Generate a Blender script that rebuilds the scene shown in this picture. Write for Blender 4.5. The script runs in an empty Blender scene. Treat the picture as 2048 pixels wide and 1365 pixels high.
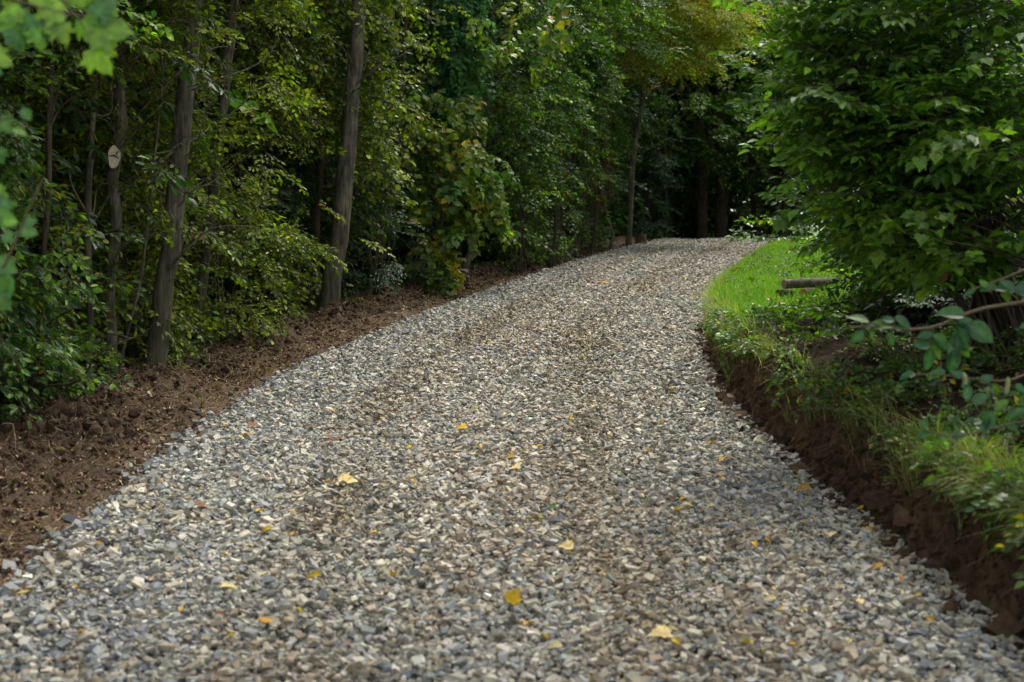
import bpy, math
import numpy as np
from mathutils import Vector
R = math.radians
sc = bpy.context.scene
col = sc.collection

# ------------------------------------------------------------------ camera, world, sun, exposure
F = 2844.0                       # focal length in photo pixels (2048 wide)
PITCH = math.atan((682.5 - 550) / F)
CAMZ = 1.47
cam = bpy.data.cameras.new('camera')
camo = bpy.data.objects.new('camera', cam); col.objects.link(camo)
camo.location = (0, 0, CAMZ); camo.rotation_euler = (math.pi / 2 - PITCH, 0, 0)
cam.sensor_width = 36; cam.lens = 36 * F / 2048
cam.clip_end = 1000; cam.clip_start = .05
cam.dof.use_dof = True; cam.dof.focus_distance = 13.0; cam.dof.aperture_fstop = 3.8
sc.camera = camo

SUN_EL, SUN_AZ = 62, 28          # azimuth measured from +Y (view direction) towards +X (right)
w = bpy.data.worlds.new('World'); sc.world = w; w.use_nodes = True
nt = w.node_tree; nt.nodes.clear()
sky = nt.nodes.new('ShaderNodeTexSky'); sky.sky_type = 'NISHITA'; sky.sun_disc = False
sky.sun_elevation = R(SUN_EL); sky.sun_rotation = R(SUN_AZ)
sky.air_density = 1.0; sky.dust_density = 3.0; sky.ozone_density = 1.0
bg = nt.nodes.new('ShaderNodeBackground'); bg.inputs[1].default_value = 0.15
out = nt.nodes.new('ShaderNodeOutputWorld')
hs = nt.nodes.new('ShaderNodeHueSaturation'); hs.inputs['Saturation'].default_value = .35   # thin white cloud
nt.links.new(sky.outputs[0], hs.inputs['Color']); nt.links.new(hs.outputs[0], bg.inputs[0]); nt.links.new(bg.outputs[0], out.inputs[0])
sun = bpy.data.lights.new('sun', 'SUN'); sun.energy = 1.5; sun.angle = R(24); sun.color = (1, .95, .86)
suno = bpy.data.objects.new('sun', sun); col.objects.link(suno)
sd = Vector((math.sin(R(SUN_AZ)) * math.cos(R(SUN_EL)), math.cos(R(SUN_AZ)) * math.cos(R(SUN_EL)), math.sin(R(SUN_EL))))
suno.rotation_euler = sd.to_track_quat('Z', 'Y').to_euler()
sc.view_settings.view_transform = 'Standard'; sc.view_settings.look = 'None'
sc.view_settings.gamma = 1; sc.view_settings.exposure = 1.2
sc.cycles.max_bounces = 6; sc.cycles.diffuse_bounces = 3; sc.cycles.glossy_bounces = 2
sc.cycles.transmission_bounces = 4; sc.cycles.transparent_max_bounces = 4
sc.cycles.sample_clamp_indirect = 4

# ------------------------------------------------------------------ helpers
def at(px, py, D):
    """world point on the ray through photo pixel (px,py) at distance y = D"""
    u = (px - 1024) / F; v = (682.5 - py) / F
    dy = math.cos(PITCH) + v * math.sin(PITCH); dz = -math.sin(PITCH) + v * math.cos(PITCH)
    t = D / dy
    return np.array([u * t, D, CAMZ + dz * t])

def vnoise(x, y, seed=0):
    x = np.asarray(x, float); y = np.asarray(y, float)
    xi = np.floor(x).astype(np.int64); yi = np.floor(y).astype(np.int64)
    fx = x - xi; fy = y - yi; fx = fx * fx * (3 - 2 * fx); fy = fy * fy * (3 - 2 * fy)
    def h(a, b):
        n = (a * 374761393 + b * 668265263 + seed * 1442695041) & 0x7fffffff
        n = ((n ^ (n >> 13)) * 1274126177) & 0x7fffffff
        n = n ^ (n >> 16)
        return (n & 0xffff) / 65535.0
    a = h(xi, yi); b = h(xi + 1, yi); c = h(xi, yi + 1); d = h(xi + 1, yi + 1)
    return (a * (1 - fx) + b * fx) * (1 - fy) + (c * (1 - fx) + d * fx) * fy

def fbm(x, y, seed=0, o=4):
    s = 0; a = .5
    for i in range(o):
        s = s + a * (vnoise(x, y, seed + i) - .5); x = x * 2.03 + 11.3; y = y * 2.03 + 5.1; a *= .55
    return s

def sstep(a, b, x):
    t = np.clip((np.asarray(x, float) - a) / (b - a), 0, 1); return t * t * (3 - 2 * t)

def mesh_obj(name, V, faces, mats, cols=None, fmat=None, parent=None, smooth=False, base=None):
    """faces: list of (k,n) int arrays; fmat: list of material index arrays or ints"""
    V = np.asarray(V, np.float32)
    if base is not None: V = V - np.asarray(base, np.float32)
    me = bpy.data.meshes.new(name)
    me.vertices.add(len(V)); me.vertices.foreach_set('co', V.ravel())
    faces = [np.asarray(f, np.int32) for f in faces]
    fmat = fmat or [0] * len(faces)
    keep = [i for i, f in enumerate(faces) if len(f)]
    faces = [faces[i] for i in keep]; fmat = [fmat[i] for i in keep]
    li = np.concatenate([f.ravel() for f in faces])
    tot = np.concatenate([np.full(len(f), f.shape[1], np.int32) for f in faces])
    st = np.concatenate([[0], np.cumsum(tot)[:-1]]).astype(np.int32)
    me.loops.add(len(li)); me.loops.foreach_set('vertex_index', li)
    me.polygons.add(len(tot)); me.polygons.foreach_set('loop_start', st); me.polygons.foreach_set('loop_total', tot)
    mi = np.concatenate([np.full(len(f), m, np.int32) if np.isscalar(m) else np.asarray(m, np.int32) for f, m in zip(faces, fmat)])
    me.polygons.foreach_set('material_index', mi)
    me.polygons.foreach_set('use_smooth', np.full(len(tot), bool(smooth)))
    if cols is not None:
        a = me.color_attributes.new('Col', 'FLOAT_COLOR', 'POINT')
        c = np.ones((len(V), 4), np.float32); c[:, :3] = cols; a.data.foreach_set('color', c.ravel())
    for m in (mats if isinstance(mats, (list, tuple)) else [mats]): me.materials.append(m)
    me.update(calc_edges=True)
    o = bpy.data.objects.new(name, me); col.objects.link(o)
    if parent is not None: o.parent = parent
    elif base is not None: o.location = base
    return o

def tag(o, label=None, cat=None, group=None, kind=None):
    if label: o['label'] = label
    if cat: o['category'] = cat
    if group: o['group'] = group
    if kind: o['kind'] = kind
    return o

def thing(name, label, cat, loc, group=None):
    o = bpy.data.objects.new(name, None); col.objects.link(o); o.location = tuple(float(c) for c in loc)
    o.empty_display_size = .2
    return tag(o, label, cat, group)

def copy_thing(o, loc, rz, scale, label=None):
    c = o.copy(); col.objects.link(c); c.location = loc; c.rotation_euler = (0, 0, rz); c.scale = (scale,) * 3
    if label: c['label'] = label
    for ch in list(o.children):
        d = ch.copy(); col.objects.link(d); d.parent = c
    return c

def tube(pts, rad, sides=6, seed=0, rough=0.0, cap=True):
    pts = np.asarray(pts, float); n = len(pts); rad = np.broadcast_to(np.asarray(rad, float), (n,))
    T = np.gradient(pts, axis=0); T /= np.linalg.norm(T, axis=1, keepdims=True) + 1e-9
    ref = np.array([0.0, 0, 1]) if abs(T[:, 2]).mean() < .8 else np.array([0.0, 1, 0])
    A = np.cross(T, ref); A /= np.linalg.norm(A, axis=1, keepdims=True) + 1e-9; B = np.cross(T, A)
    th = np.linspace(0, 2 * np.pi, sides, endpoint=False)
    rr = rad[:, None] * np.ones((n, sides))
    if rough:
        rr = rr * (1 + rough * 2 * fbm(np.cos(th)[None, :] * 1.5 + seed * 7 + 20, np.arange(n)[:, None] * .35 + np.sin(th)[None, :] * 1.5 + 50, seed, 3))
    V = pts[:, None, :] + rr[..., None] * (np.cos(th)[None, :, None] * A[:, None, :] + np.sin(th)[None, :, None] * B[:, None, :])
    V = V.reshape(-1, 3)
    i = np.arange(n - 1)[:, None] * sides; j = np.arange(sides)[None, :]; k = (j + 1) % sides
    Q = np.stack([i + j, i + k, i + sides + k, i + sides + j], -1).reshape(-1, 4)
    return V, Q

def tubes(lst):
    Vs, Qs = [], []; o = 0
    for V, Q in lst:
        Vs.append(V); Qs.append(Q + o); o += len(V)
    return np.concatenate(Vs), np.concatenate(Qs)

def smooth_line(pts, n):
    pts = np.asarray(pts, float); m = len(pts)
    if m == 2:
        t = np.linspace(0, 1, n)[:, None]; return pts[0] * (1 - t) + pts[1] * t
    s = np.concatenate([[0], np.cumsum(np.linalg.norm(np.diff(pts, axis=0), axis=1))])
    tt = np.linspace(0, s[-1], n); P = np.stack([np.interp(tt, s, pts[:, k]) for k in range(3)], 1)
    w = max(1, n // (m * 2)); ker = np.ones(2 * w + 1) / (2 * w + 1)
    E = np.concatenate([P[:1].repeat(w, 0) - (P[1] - P[0]) * np.arange(w, 0, -1)[:, None], P, P[-1:].repeat(w, 0) + (P[-1] - P[-2]) * np.arange(1, w + 1)[:, None]])
    return np.stack([np.convolve(E[:, k], ker, 'valid') for k in range(3)], 1)

# ------------------------------------------------------------------ materials
def mat(name):
    m = bpy.data.materials.new(name); m.use_nodes = True
    return m, m.node_tree, m.node_tree.nodes['Principled BSDF']

def N(nt, t, **kw):
    n = nt.nodes.new(t)
    for k, v in kw.items(): setattr(n, k, v)
    return n

def mixc(nt, a, b, fac, mode='MIX'):
    n = N(nt, 'ShaderNodeMix', data_type='RGBA', blend_type=mode)
    for s, v in ((n.inputs[0], fac), (n.inputs[6], a), (n.inputs[7], b)):
        if hasattr(v, 'links') or isinstance(v, bpy.types.NodeSocket): nt.links.new(v, s)
        elif isinstance(v, (int, float)): s.default_value = v
        else: s.default_value = (*v, 1)
    return n.outputs[2]

def noise(nt, scale, detail=4, rough=.6, vec=None):
    n = N(nt, 'ShaderNodeTexNoise'); n.inputs['Scale'].default_value = scale
    n.inputs['Detail'].default_value = detail; n.inputs['Roughness'].default_value = rough
    if vec is not None: nt.links.new(vec, n.inputs['Vector'])
    return n.outputs[0]

def ramp(nt, src, a, b, ca=(0, 0, 0), cb=(1, 1, 1)):
    n = N(nt, 'ShaderNodeValToRGB'); n.color_ramp.elements[0].position = a; n.color_ramp.elements[1].position = b
    n.color_ramp.elements[0].color = (*ca, 1); n.color_ramp.elements[1].color = (*cb, 1); nt.links.new(src, n.inputs[0])
    return n.outputs[0]

def bump(nt, bs, src, strength, dist):
    b = N(nt, 'ShaderNodeBump'); b.inputs['Strength'].default_value = strength; b.inputs['Distance'].default_value = dist
    nt.links.new(src, b.inputs['Height']); nt.links.new(b.outputs[0], bs.inputs['Normal'])

def leaf_mat(name, trans=.35, rough=.42, spec=.45):
    m, nt, bs = mat(name)
    at_ = N(nt, 'ShaderNodeAttribute', attribute_name='Col')
    oc = N(nt, 'ShaderNodeTexCoord').outputs['Object']
    nz = ramp(nt, noise(nt, 55, 2, .5, oc), .3, .7, (.72, .74, .7), (1.22, 1.2, 1.15))
    c = mixc(nt, at_.outputs[0], nz, 1.0, 'MULTIPLY')
    nt.links.new(c, bs.inputs['Base Color']); bs.inputs['Roughness'].default_value = rough
    bs.inputs['Specular IOR Level'].default_value = spec
    tr = N(nt, 'ShaderNodeBsdfTranslucent')
    tc = mixc(nt, c, (1.5, 1.9, .55), 1.0, 'MULTIPLY'); nt.links.new(tc, tr.inputs[0])
    mx = N(nt, 'ShaderNodeMixShader'); mx.inputs[0].default_value = trans
    nt.links.new(bs.outputs[0], mx.inputs[1]); nt.links.new(tr.outputs[0], mx.inputs[2])
    o = nt.nodes['Material Output']; nt.links.new(mx.outputs[0], o.inputs[0])
    return m

def vcol_mat(name, nscale=40, amt=.35, rough=.85, bsc=60, bstr=.5, bdist=.01, spec=.3):
    m, nt, bs = mat(name)
    at_ = N(nt, 'ShaderNodeAttribute', attribute_name='Col')
    oc = N(nt, 'ShaderNodeTexCoord').outputs['Object']
    nz = ramp(nt, noise(nt, nscale, 5, .65, oc), .3, .7, (1 - amt,) * 3, (1 + amt,) * 3)
    nt.links.new(mixc(nt, at_.outputs[0], nz, 1.0, 'MULTIPLY'), bs.inputs['Base Color'])
    bs.inputs['Roughness'].default_value = rough; bs.inputs['Specular IOR Level'].default_value = spec
    bump(nt, bs, noise(nt, bsc, 6, .7, oc), bstr, bdist)
    return m

def bark_mat(name, a, b, moss=0.0):
    m, nt, bs = mat(name)
    oc = N(nt, 'ShaderNodeTexCoord').outputs['Object']
    mp = N(nt, 'ShaderNodeMapping'); mp.inputs['Scale'].default_value = (26, 26, 3.2); nt.links.new(oc, mp.inputs[0])
    n1 = noise(nt, 1, 6, .7, mp.outputs[0]); n2 = noise(nt, 4.5, 4, .6, oc)
    c = mixc(nt, a, b, ramp(nt, n1, .38, .62)); c = mixc(nt, c, ramp(nt, n2, .35, .7, (.55, .55, .55), (1.3, 1.28, 1.22)), 1.0, 'MULTIPLY')
    if moss:
        sep = N(nt, 'ShaderNodeSeparateXYZ'); nt.links.new(oc, sep.inputs[0])
        mr = N(nt, 'ShaderNodeMapRange'); mr.inputs[1].default_value = 1.3; mr.inputs[2].default_value = 0; mr.inputs[3].default_value = 0; mr.inputs[4].default_value = moss
        nt.links.new(sep.outputs[2], mr.inputs[0])
        mm = N(nt, 'ShaderNodeMath', operation='MULTIPLY'); nt.links.new(mr.outputs[0], mm.inputs[0]); nt.links.new(ramp(nt, n2, .4, .6), mm.inputs[1])
        c = mixc(nt, c, (.055, .065, .015), mm.outputs[0])
    nt.links.new(c, bs.inputs['Base Color']); bs.inputs['Roughness'].default_value = .9; bs.inputs['Specular IOR Level'].default_value = .2
    bump(nt, bs, n1, .8, .02)
    return m

def flat_mat(name, c, rough=.8, ns=30, amt=.25, bs_=.3):
    m, nt, bs = mat(name)
    oc = N(nt, 'ShaderNodeTexCoord').outputs['Object']; n = noise(nt, ns, 5, .6, oc)
    nt.links.new(mixc(nt, c, ramp(nt, n, .3, .7, (1 - amt,) * 3, (1 + amt,) * 3), 1.0, 'MULTIPLY'), bs.inputs['Base Color'])
    bs.inputs['Roughness'].default_value = rough; bump(nt, bs, n, bs_, .01)
    return m

M_leaf = leaf_mat('leaf', .28, .45, .36); M_near = leaf_mat('near_leaf', .36, .36, .5); M_dry = leaf_mat('dry_leaf', .06, .7, .2)
M_grass = leaf_mat('grass_blade', .4, .5, .3)
M_twig = flat_mat('twig', (.075, .055, .038)); M_greentwig = flat_mat('green_twig', (.13, .10, .05))
M_barkgrey = bark_mat('grey_bark', (.075, .067, .052), (.26, .235, .185), .8)
M_barkbrown = bark_mat('brown_bark', (.055, .042, .030), (.15, .12, .085), .3)
M_barkpale = bark_mat('pale_bark', (.11, .095, .07), (.27, .24, .19), .2)
M_stone = vcol_mat('crushed_stone', 45, .28, .8, 120, .35, .004)
M_soil = vcol_mat('soil', 22, .45, .95, 35, .9, .03, .15)
M_wood = vcol_mat('cut_wood', 50, .2, .75, 80, .3, .004)
M_root = vcol_mat('root', 60, .3, .85, 90, .4, .004)

# ------------------------------------------------------------------ the lie of the land
yk = np.array([-40, -5, 3, 5, 7, 9, 11, 12.5, 15, 17.4, 21.4, 26, 32, 38.7, 45, 55, 75, 120, 300.])
XL = np.array([-2.2, -1.75, -1.78, -1.83, -1.88, -1.9, -1.83, -1.68, -1.33, -.94, -.18, .7, 2.0, 3.6, 5.3, 9, 19, 50, 180])
XR = np.array([1.3, 1.75, 1.7, 1.65, 1.56, 1.50, 1.58, 1.75, 2.02, 2.33, 3.0, 3.95, 5.35, 7.0, 8.8, 12.6, 23.5, 55, 186])
_yy = np.arange(-40, 300, .1)
def _sm(a, w=11):
    e = np.pad(a, w, mode='edge'); return np.convolve(e, np.ones(2 * w + 1) / (2 * w + 1), 'valid')
_xl = _sm(np.interp(_yy, yk, XL)); _xr = _sm(np.interp(_yy, yk, XR))
_slope = .06 - .15 * sstep(39, 50, _yy) + .09 * sstep(62, 80, _yy)
_zr = np.cumsum(_slope) * .1; _zr -= np.interp(0, _yy, _zr)
xl = lambda y: np.interp(y, _yy, _xl); xr = lambda y: np.interp(y, _yy, _xr); zr = lambda y: np.interp(y, _yy, _zr)

def road_z(x, y):
    u = (x - xl(y)) / (xr(y) - xl(y))
    rut = -.025 * (np.exp(-((u - .27) / .09) ** 2) + np.exp(-((u - .72) / .09) ** 2))
    return zr(y) + rut + .018 * np.sin(np.pi * np.clip(u, 0, 1)) + .03 * fbm(x * 1.3, y * .9, 5, 3)

def bank_h(y): return np.interp(y, [-5, 5, 8, 11, 14, 18, 25, 40, 60], [.40, .40, .42, .38, .25, .12, .03, .02, .02]) * (1 + .55 * fbm(y * 1.1, np.asarray(y, float) * 0 + 3, 201, 3))

def ground_z(x, y):
    x = np.asarray(x, float); y = np.asarray(y, float)
    dl = xl(y) - x; dr = x - xr(y); z = zr(y)
    # left: soil verge, a low heap of clods by the trees, then falling into the wood
    wv = 1.0 + .25 * fbm(y * .5, y * 0, 8, 2)
    left = -.05 * sstep(-.05, .12, dl) + .17 * np.exp(-((dl - wv * .95) / .28) ** 2) * (.55 + 1.2 * np.clip(fbm(x * 1.6, y * 1.1, 31, 3) + .25, 0, 1)) \
        + (.13 * fbm(x * 4, y * 4, 3, 5) + .07 * fbm(x * 15, y * 15, 9, 3)) * sstep(.05, .4, dl) - .10 * np.clip(dl - 1.6, 0, 12) + .5 * fbm(x * .2, y * .2, 14, 3) * sstep(2, 6, dl)
    # right: cut bank and a slope up to the shrubs
    sl = np.interp(y, [0, 10, 16, 24, 40, 60], [.16, .14, .14, .34, .38, .2])
    jag = .15 * fbm(y * 2.6, x * 0, 41, 3) + .10 * fbm(y * 11, zr(y) * 0 + dr * 25, 43, 4)
    right = bank_h(y) * sstep(.02, .19, dr + jag) * (1 + .25 * fbm(x * 2, y * 2.2, 17, 3)) + sl * np.clip(dr - .9 * sstep(15, 23, y), 0, 5) + .04 * np.clip(dr - 5, 0, 30) \
        + .10 * fbm(x * 3, y * 3, 23, 4) * sstep(.12, .5, dr)
    mid = -.05 * sstep(0.0, .15, np.minimum(-dl, -dr))
    return z + np.where(dl > 0, left, np.where(dr > 0, right, mid))

def gz(x, y): return float(ground_z(np.array([x]), np.array([y]))[0])

# one ground sheet, in columns that follow the road's edges
dl_cols = np.concatenate([np.arange(0, 1.8, .03), np.arange(1.8, 4, .12), np.geomspace(4, 300, 26)])[::-1]
dr_cols = np.concatenate([np.arange(0, .2, .012), np.arange(.2, 2, .05), np.arange(2, 6, .2), np.geomspace(6, 300, 24)])
rows = np.concatenate([np.arange(-30, 2, 1.0), np.arange(2, 20, .045), np.arange(20, 34, .12), np.arange(34, 60, .4), np.geomspace(60, 290, 24)])
Y = rows[:, None]
X = np.concatenate([xl(Y) - dl_cols[None], xl(Y) + (xr(Y) - xl(Y)) * np.linspace(.06, .94, 9)[None], xr(Y) + dr_cols[None]], 1)
Yb = np.broadcast_to(Y, X.shape); Z = ground_z(X, Yb)
nr, nc = X.shape
V = np.stack([X, Yb, Z], -1).reshape(-1, 3)
i = np.arange(nr - 1)[:, None] * nc; j = np.arange(nc - 1)[None]
Q = np.stack([i + j, i + j + 1, i + nc + j + 1, i + nc + j], -1).reshape(-1, 4)
dl = (xl(Yb) - X).ravel(); dr = (X - xr(Yb)).ravel()
n1 = (fbm(X * 1.7, Yb * 1.7, 61, 4).ravel() + .5)[:, None]
soil = np.array([.155, .105, .065]) * (1 - n1) + np.array([.07, .046, .030]) * n1
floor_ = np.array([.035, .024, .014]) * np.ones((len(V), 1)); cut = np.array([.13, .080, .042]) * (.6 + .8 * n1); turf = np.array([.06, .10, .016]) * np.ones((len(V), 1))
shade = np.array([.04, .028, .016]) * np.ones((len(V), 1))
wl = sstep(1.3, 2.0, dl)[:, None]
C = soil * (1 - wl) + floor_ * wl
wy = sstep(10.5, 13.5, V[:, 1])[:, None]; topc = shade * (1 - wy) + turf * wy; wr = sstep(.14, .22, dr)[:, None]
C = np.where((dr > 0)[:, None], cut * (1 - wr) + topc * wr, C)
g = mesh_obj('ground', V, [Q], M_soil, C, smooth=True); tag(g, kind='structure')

# gravel path bed
us = np.linspace(-.012, 1.012, 40); rws = np.concatenate([np.arange(-30, 2, .5), np.arange(2, 30, .1), np.arange(30, 60, .25), np.geomspace(60, 280, 20)])
Y = rws[:, None]; X = xl(Y) + (xr(Y) - xl(Y)) * us[None]; Yb = np.broadcast_to(Y, X.shape)
Z = road_z(X, Yb) - .012; Z[:, 0] -= .05; Z[:, -1] -= .03
nr, nc = X.shape; V = np.stack([X, Yb, Z], -1).reshape(-1, 3)
i = np.arange(nr - 1)[:, None] * nc; j = np.arange(nc - 1)[None]
Q = np.stack([i + j, i + j + 1, i + nc + j + 1, i + nc + j], -1).reshape(-1, 4)
m, nt, bs = mat('gravel_bed'); oc = N(nt, 'ShaderNodeTexCoord').outputs['Object']
vo = N(nt, 'ShaderNodeTexVoronoi'); vo.inputs['Scale'].default_value = 26; nt.links.new(oc, vo.inputs['Vector'])
sep = N(nt, 'ShaderNodeSeparateColor'); nt.links.new(vo.outputs['Color'], sep.inputs[0])
c = mixc(nt, (.035, .032, .028), (.11, .10, .085), sep.outputs[0]); nt.links.new(c, bs.inputs['Base Color']); bs.inputs['Roughness'].default_value = .9  # bed kept dark: shadow in the gaps between stones put into the colour
bump(nt, bs, vo.outputs['Distance'], -1.0, .02)
p = mesh_obj('gravel_path', V, [Q], m, smooth=True); tag(p, kind='structure')

# ------------------------------------------------------------------ crushed stone
ph = (1 + 5 ** .5) / 2
ICO = np.array([(-1, ph, 0), (1, ph, 0), (-1, -ph, 0), (1, -ph, 0), (0, -1, ph), (0, 1, ph), (0, -1, -ph), (0, 1, -ph), (ph, 0, -1), (ph, 0, 1), (-ph, 0, -1), (-ph, 0, 1)]) / math.sqrt(1 + ph * ph)
ICOF = np.array([(0, 11, 5), (0, 5, 1), (0, 1, 7), (0, 7, 10), (0, 10, 11), (1, 5, 9), (5, 11, 4), (11, 10, 2), (10, 7, 6), (7, 1, 8), (3, 9, 4), (3, 4, 2), (3, 2, 6), (3, 6, 8), (3, 8, 9), (4, 9, 5), (2, 4, 11), (6, 2, 10), (8, 6, 7), (9, 8, 1)])
OCT = np.array([(1, 0, 0), (-1, 0, 0), (0, 1, 0), (0, -1, 0), (0, 0, 1), (0, 0, -1)], float); OCTF = np.array([(0, 2, 4), (2, 1, 4), (1, 3, 4), (3, 0, 4), (2, 0, 5), (1, 2, 5), (3, 1, 5), (0, 3, 5)])

CUB = np.array([(x_, y_, z_) for x_ in (-1, 1) for y_ in (-1, 1) for z_ in (-1, 1)], float) * .72
CUBF = np.array([(0, 1, 3), (0, 3, 2), (4, 7, 5), (4, 6, 7), (0, 5, 1), (0, 4, 5), (2, 3, 7), (2, 7, 6), (0, 2, 6), (0, 6, 4), (1, 7, 3), (1, 5, 7)])
def rotmats(rng, n, tilt):
    az = rng.uniform(0, 2 * np.pi, n); tx = rng.normal(0, tilt, n); ty = rng.normal(0, tilt, n)
    c, s = np.cos(az), np.sin(az); z = np.zeros(n); o = np.ones(n)
    Rz = np.stack([np.stack([c, -s, z], -1), np.stack([s, c, z], -1), np.stack([z, z, o], -1)], 1)
    c, s = np.cos(tx), np.sin(tx); Rx = np.stack([np.stack([o, z, z], -1), np.stack([z, c, -s], -1), np.stack([z, s, c], -1)], 1)
    c, s = np.cos(ty), np.sin(ty); Ry = np.stack([np.stack([c, z, s], -1), np.stack([z, o, z], -1), np.stack([-s, z, c], -1)], 1)
    return Rx @ Ry @ Rz

def lumps(rng, P, size, asp, tilt, cols, tmpl, jit=.22):
    T, Fc = tmpl; n = len(P); k = len(T)
    r = 1 + (rng.uniform(-jit, jit, (n, k, 3)) if k == 8 else rng.uniform(-jit, jit, (n, k, 1)))
    sh = T[None] * r * asp[:, None, :] * size[:, None, None]
    Vv = np.einsum('nij,nkj->nki', rotmats(rng, n, tilt), sh) + P[:, None, :]
    Ff = (Fc[None] + (np.arange(n) * k)[:, None, None]).reshape(-1, 3)
    return Vv.reshape(-1, 3), Ff, np.repeat(cols, k, 0)

def stones(seed, y0, y1, dens, size, tmpl):
    rng = np.random.default_rng(seed)
    n = int(dens * (y1 - y0) * 3.6); y = rng.uniform(y0, y1, n)
    u = rng.uniform(-.006, 1.0, n)
    edge = .03 * fbm(y * 2.5, y * 0 + 3, 77, 3); x = xl(y) + edge * 3 * (u < .5) + u * (xr(y) - xl(y) - edge * 3 * (u < .5))
    s = size * np.exp(np.clip(rng.normal(0, .38, n), -1, .8))
    asp = np.stack([rng.uniform(.8, 1.25, n), rng.uniform(.45, .85, n), rng.uniform(.25, .58, n)], -1)
    z = road_z(x, y) + rng.uniform(-.7, 1.4, n) * s * .8 + .04 * fbm(x * 8, y * 8, 15, 2) - .03 * (u < .01)
    lift = .018 * np.exp(-((u - .02) / .02) ** 2); z += lift
    pal = np.array([(.40, .375, .30), (.30, .31, .30), (.22, .235, .24), (.44, .415, .345), (.33, .28, .20), (.16, .155, .135), (.54, .52, .45)])
    # bluish stone towards the left edge, dustier in the ruts
    wt = np.tile(np.array([.30, .17, .12, .16, .12, .09, .04]), (n, 1)); lf = sstep(.45, .0, u) if False else 1 - sstep(.0, .4, u)
    wt[:, 1] += .28 * lf; wt[:, 2] += .2 * lf
    pt = sstep(.05, .22, fbm(x * 1.1, y * .5, 91, 3) + .12 * np.exp(-((u - .45) / .2) ** 2)); wt[:, 4] += .45 * pt
    cs = np.cumsum(wt / wt.sum(1, keepdims=True), 1); idx = (rng.random(n)[:, None] > cs).sum(1).clip(0, 6)
    band = np.exp(-((u - .30 - .05 * fbm(y * .3, y * 0, 7, 2)) / .07) ** 2) + np.exp(-((u - .66 - .05 * fbm(y * .3, y * 0, 8, 2)) / .07) ** 2)
    c = pal[idx] * rng.uniform(.66, 1.48, (n, 1)) * np.array([1.02, 1.0, .96]); c = c * (1 - .22 * np.clip(band, 0, 1)[:, None] * np.array([.7, .85, 1.15]) * (.5 + sstep(-.15, .2, fbm(x * 1.5, y * .6, 19, 3)))[:, None]) * (1 + rng.normal(0, .018, (n, 3)))
    return lumps(rng, np.stack([x, y, z], -1), s, asp, .40, c, tmpl, .46)

parts = [stones(1, 3.2, 10, 3900, .0122, (CUB, CUBF)), stones(5, 3.2, 10, 1500, .0075, (CUB, CUBF)), stones(2, 10, 20, 3300, .0130, (CUB, CUBF)), stones(3, 20, 50, 1500, .019, (OCT, OCTF)), stones(4, -6, 3.2, 350, .03, (OCT, OCTF))]
rng = np.random.default_rng(44)   # stray stones rolled onto the soil
n = 900; y = 4 + 22 * rng.random(n) ** 1.4; x = xl(y) - np.abs(rng.normal(0, .09, n)); z = ground_z(x, y) + .01
parts.append(lumps(rng, np.stack([x, y, z], -1), .024 * np.exp(rng.normal(0, .3, n)), np.tile([1, .7, .5], (n, 1)), .4, np.array([.27, .275, .26]) * rng.uniform(.5, 1.2, (n, 1)), (CUB, CUBF), .45))
Vs, Fs, Cs = [], [], []; o_ = 0
for v, f, c in parts: Vs.append(v); Fs.append(f + o_); Cs.append(c); o_ += len(v)
s = mesh_obj('gravel', np.concatenate(Vs), [np.concatenate(Fs)], M_stone, np.concatenate(Cs)); tag(s, 'loose grey crushed stone covering the curving path', 'gravel', kind='stuff')

# ------------------------------------------------------------------ leaf templates (base at 0, tip at +y, length 1)
def T_simple():
    V = np.array([(0, 0, 0), (-.25, .3, .05), (-.24, .66, .03), (0, 1, -.1), (.24, .66, .03), (.25, .3, .05)], float)
    return V, [np.array([(0, 5, 4, 3), (0, 3, 2, 1)])], np.ones(6)
def T_round():
    V = np.array([(0, 0, 0), (-.36, .2, .06), (-.4, .6, .03), (0, 1, -.12), (.4, .6, .03), (.36, .2, .06)], float)
    return V, [np.array([(0, 5, 4, 3), (0, 3, 2, 1)])], np.ones(6)
def T_maple(fold=.12):
    o = [(.0, .0), (.22, -.12), (.34, .02), (.56, .08), (.44, .24), (.56, .46), (.36, .44), (.28, .62), (.16, .72), (0, 1)]
    P = o + [(-x, y) for x, y in o[-2:0:-1]]
    V = [(0, .22, .0)] + [(x, y, fold * abs(x) - .25 * max(0, y - .4) ** 2 - .12 * (x * x)) for x, y in P]
    n = len(P); Fc = np.array([(0, 1 + i, 1 + (i + 1) % n) for i in range(n)])[:, ::-1]
    return np.array(V, float), [Fc], np.ones(n + 1)
def T_fine(wd=.3, nr_=8, curl=.22, fold=.12):
    t = np.linspace(0, 1, nr_ + 1); sw = wd * np.sin(np.pi * t ** .82) ** .8; sw[0] = .01; sw[-1] = .005
    ss = np.array([-1, -.5, 0, .5, 1.])
    V = []; b = []
    for i_, tt in enumerate(t):
        for s_ in ss:
            V.append((s_ * sw[i_], tt - abs(s_) * .03, fold * abs(s_) * sw[i_] * 3 - curl * tt * tt + .012 * math.sin(tt * 25) * abs(s_))); b.append(1.35 if s_ == 0 else (1.0 if abs(s_) < .8 else .92))
    Q_ = [(i_ * 5 + k, i_ * 5 + k + 1, i_ * 5 + 6 + k, i_ * 5 + 5 + k) for i_ in range(nr_) for k in range(4)]
    return np.array(V, float), [np.array(Q_)], np.array(b)
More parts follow.
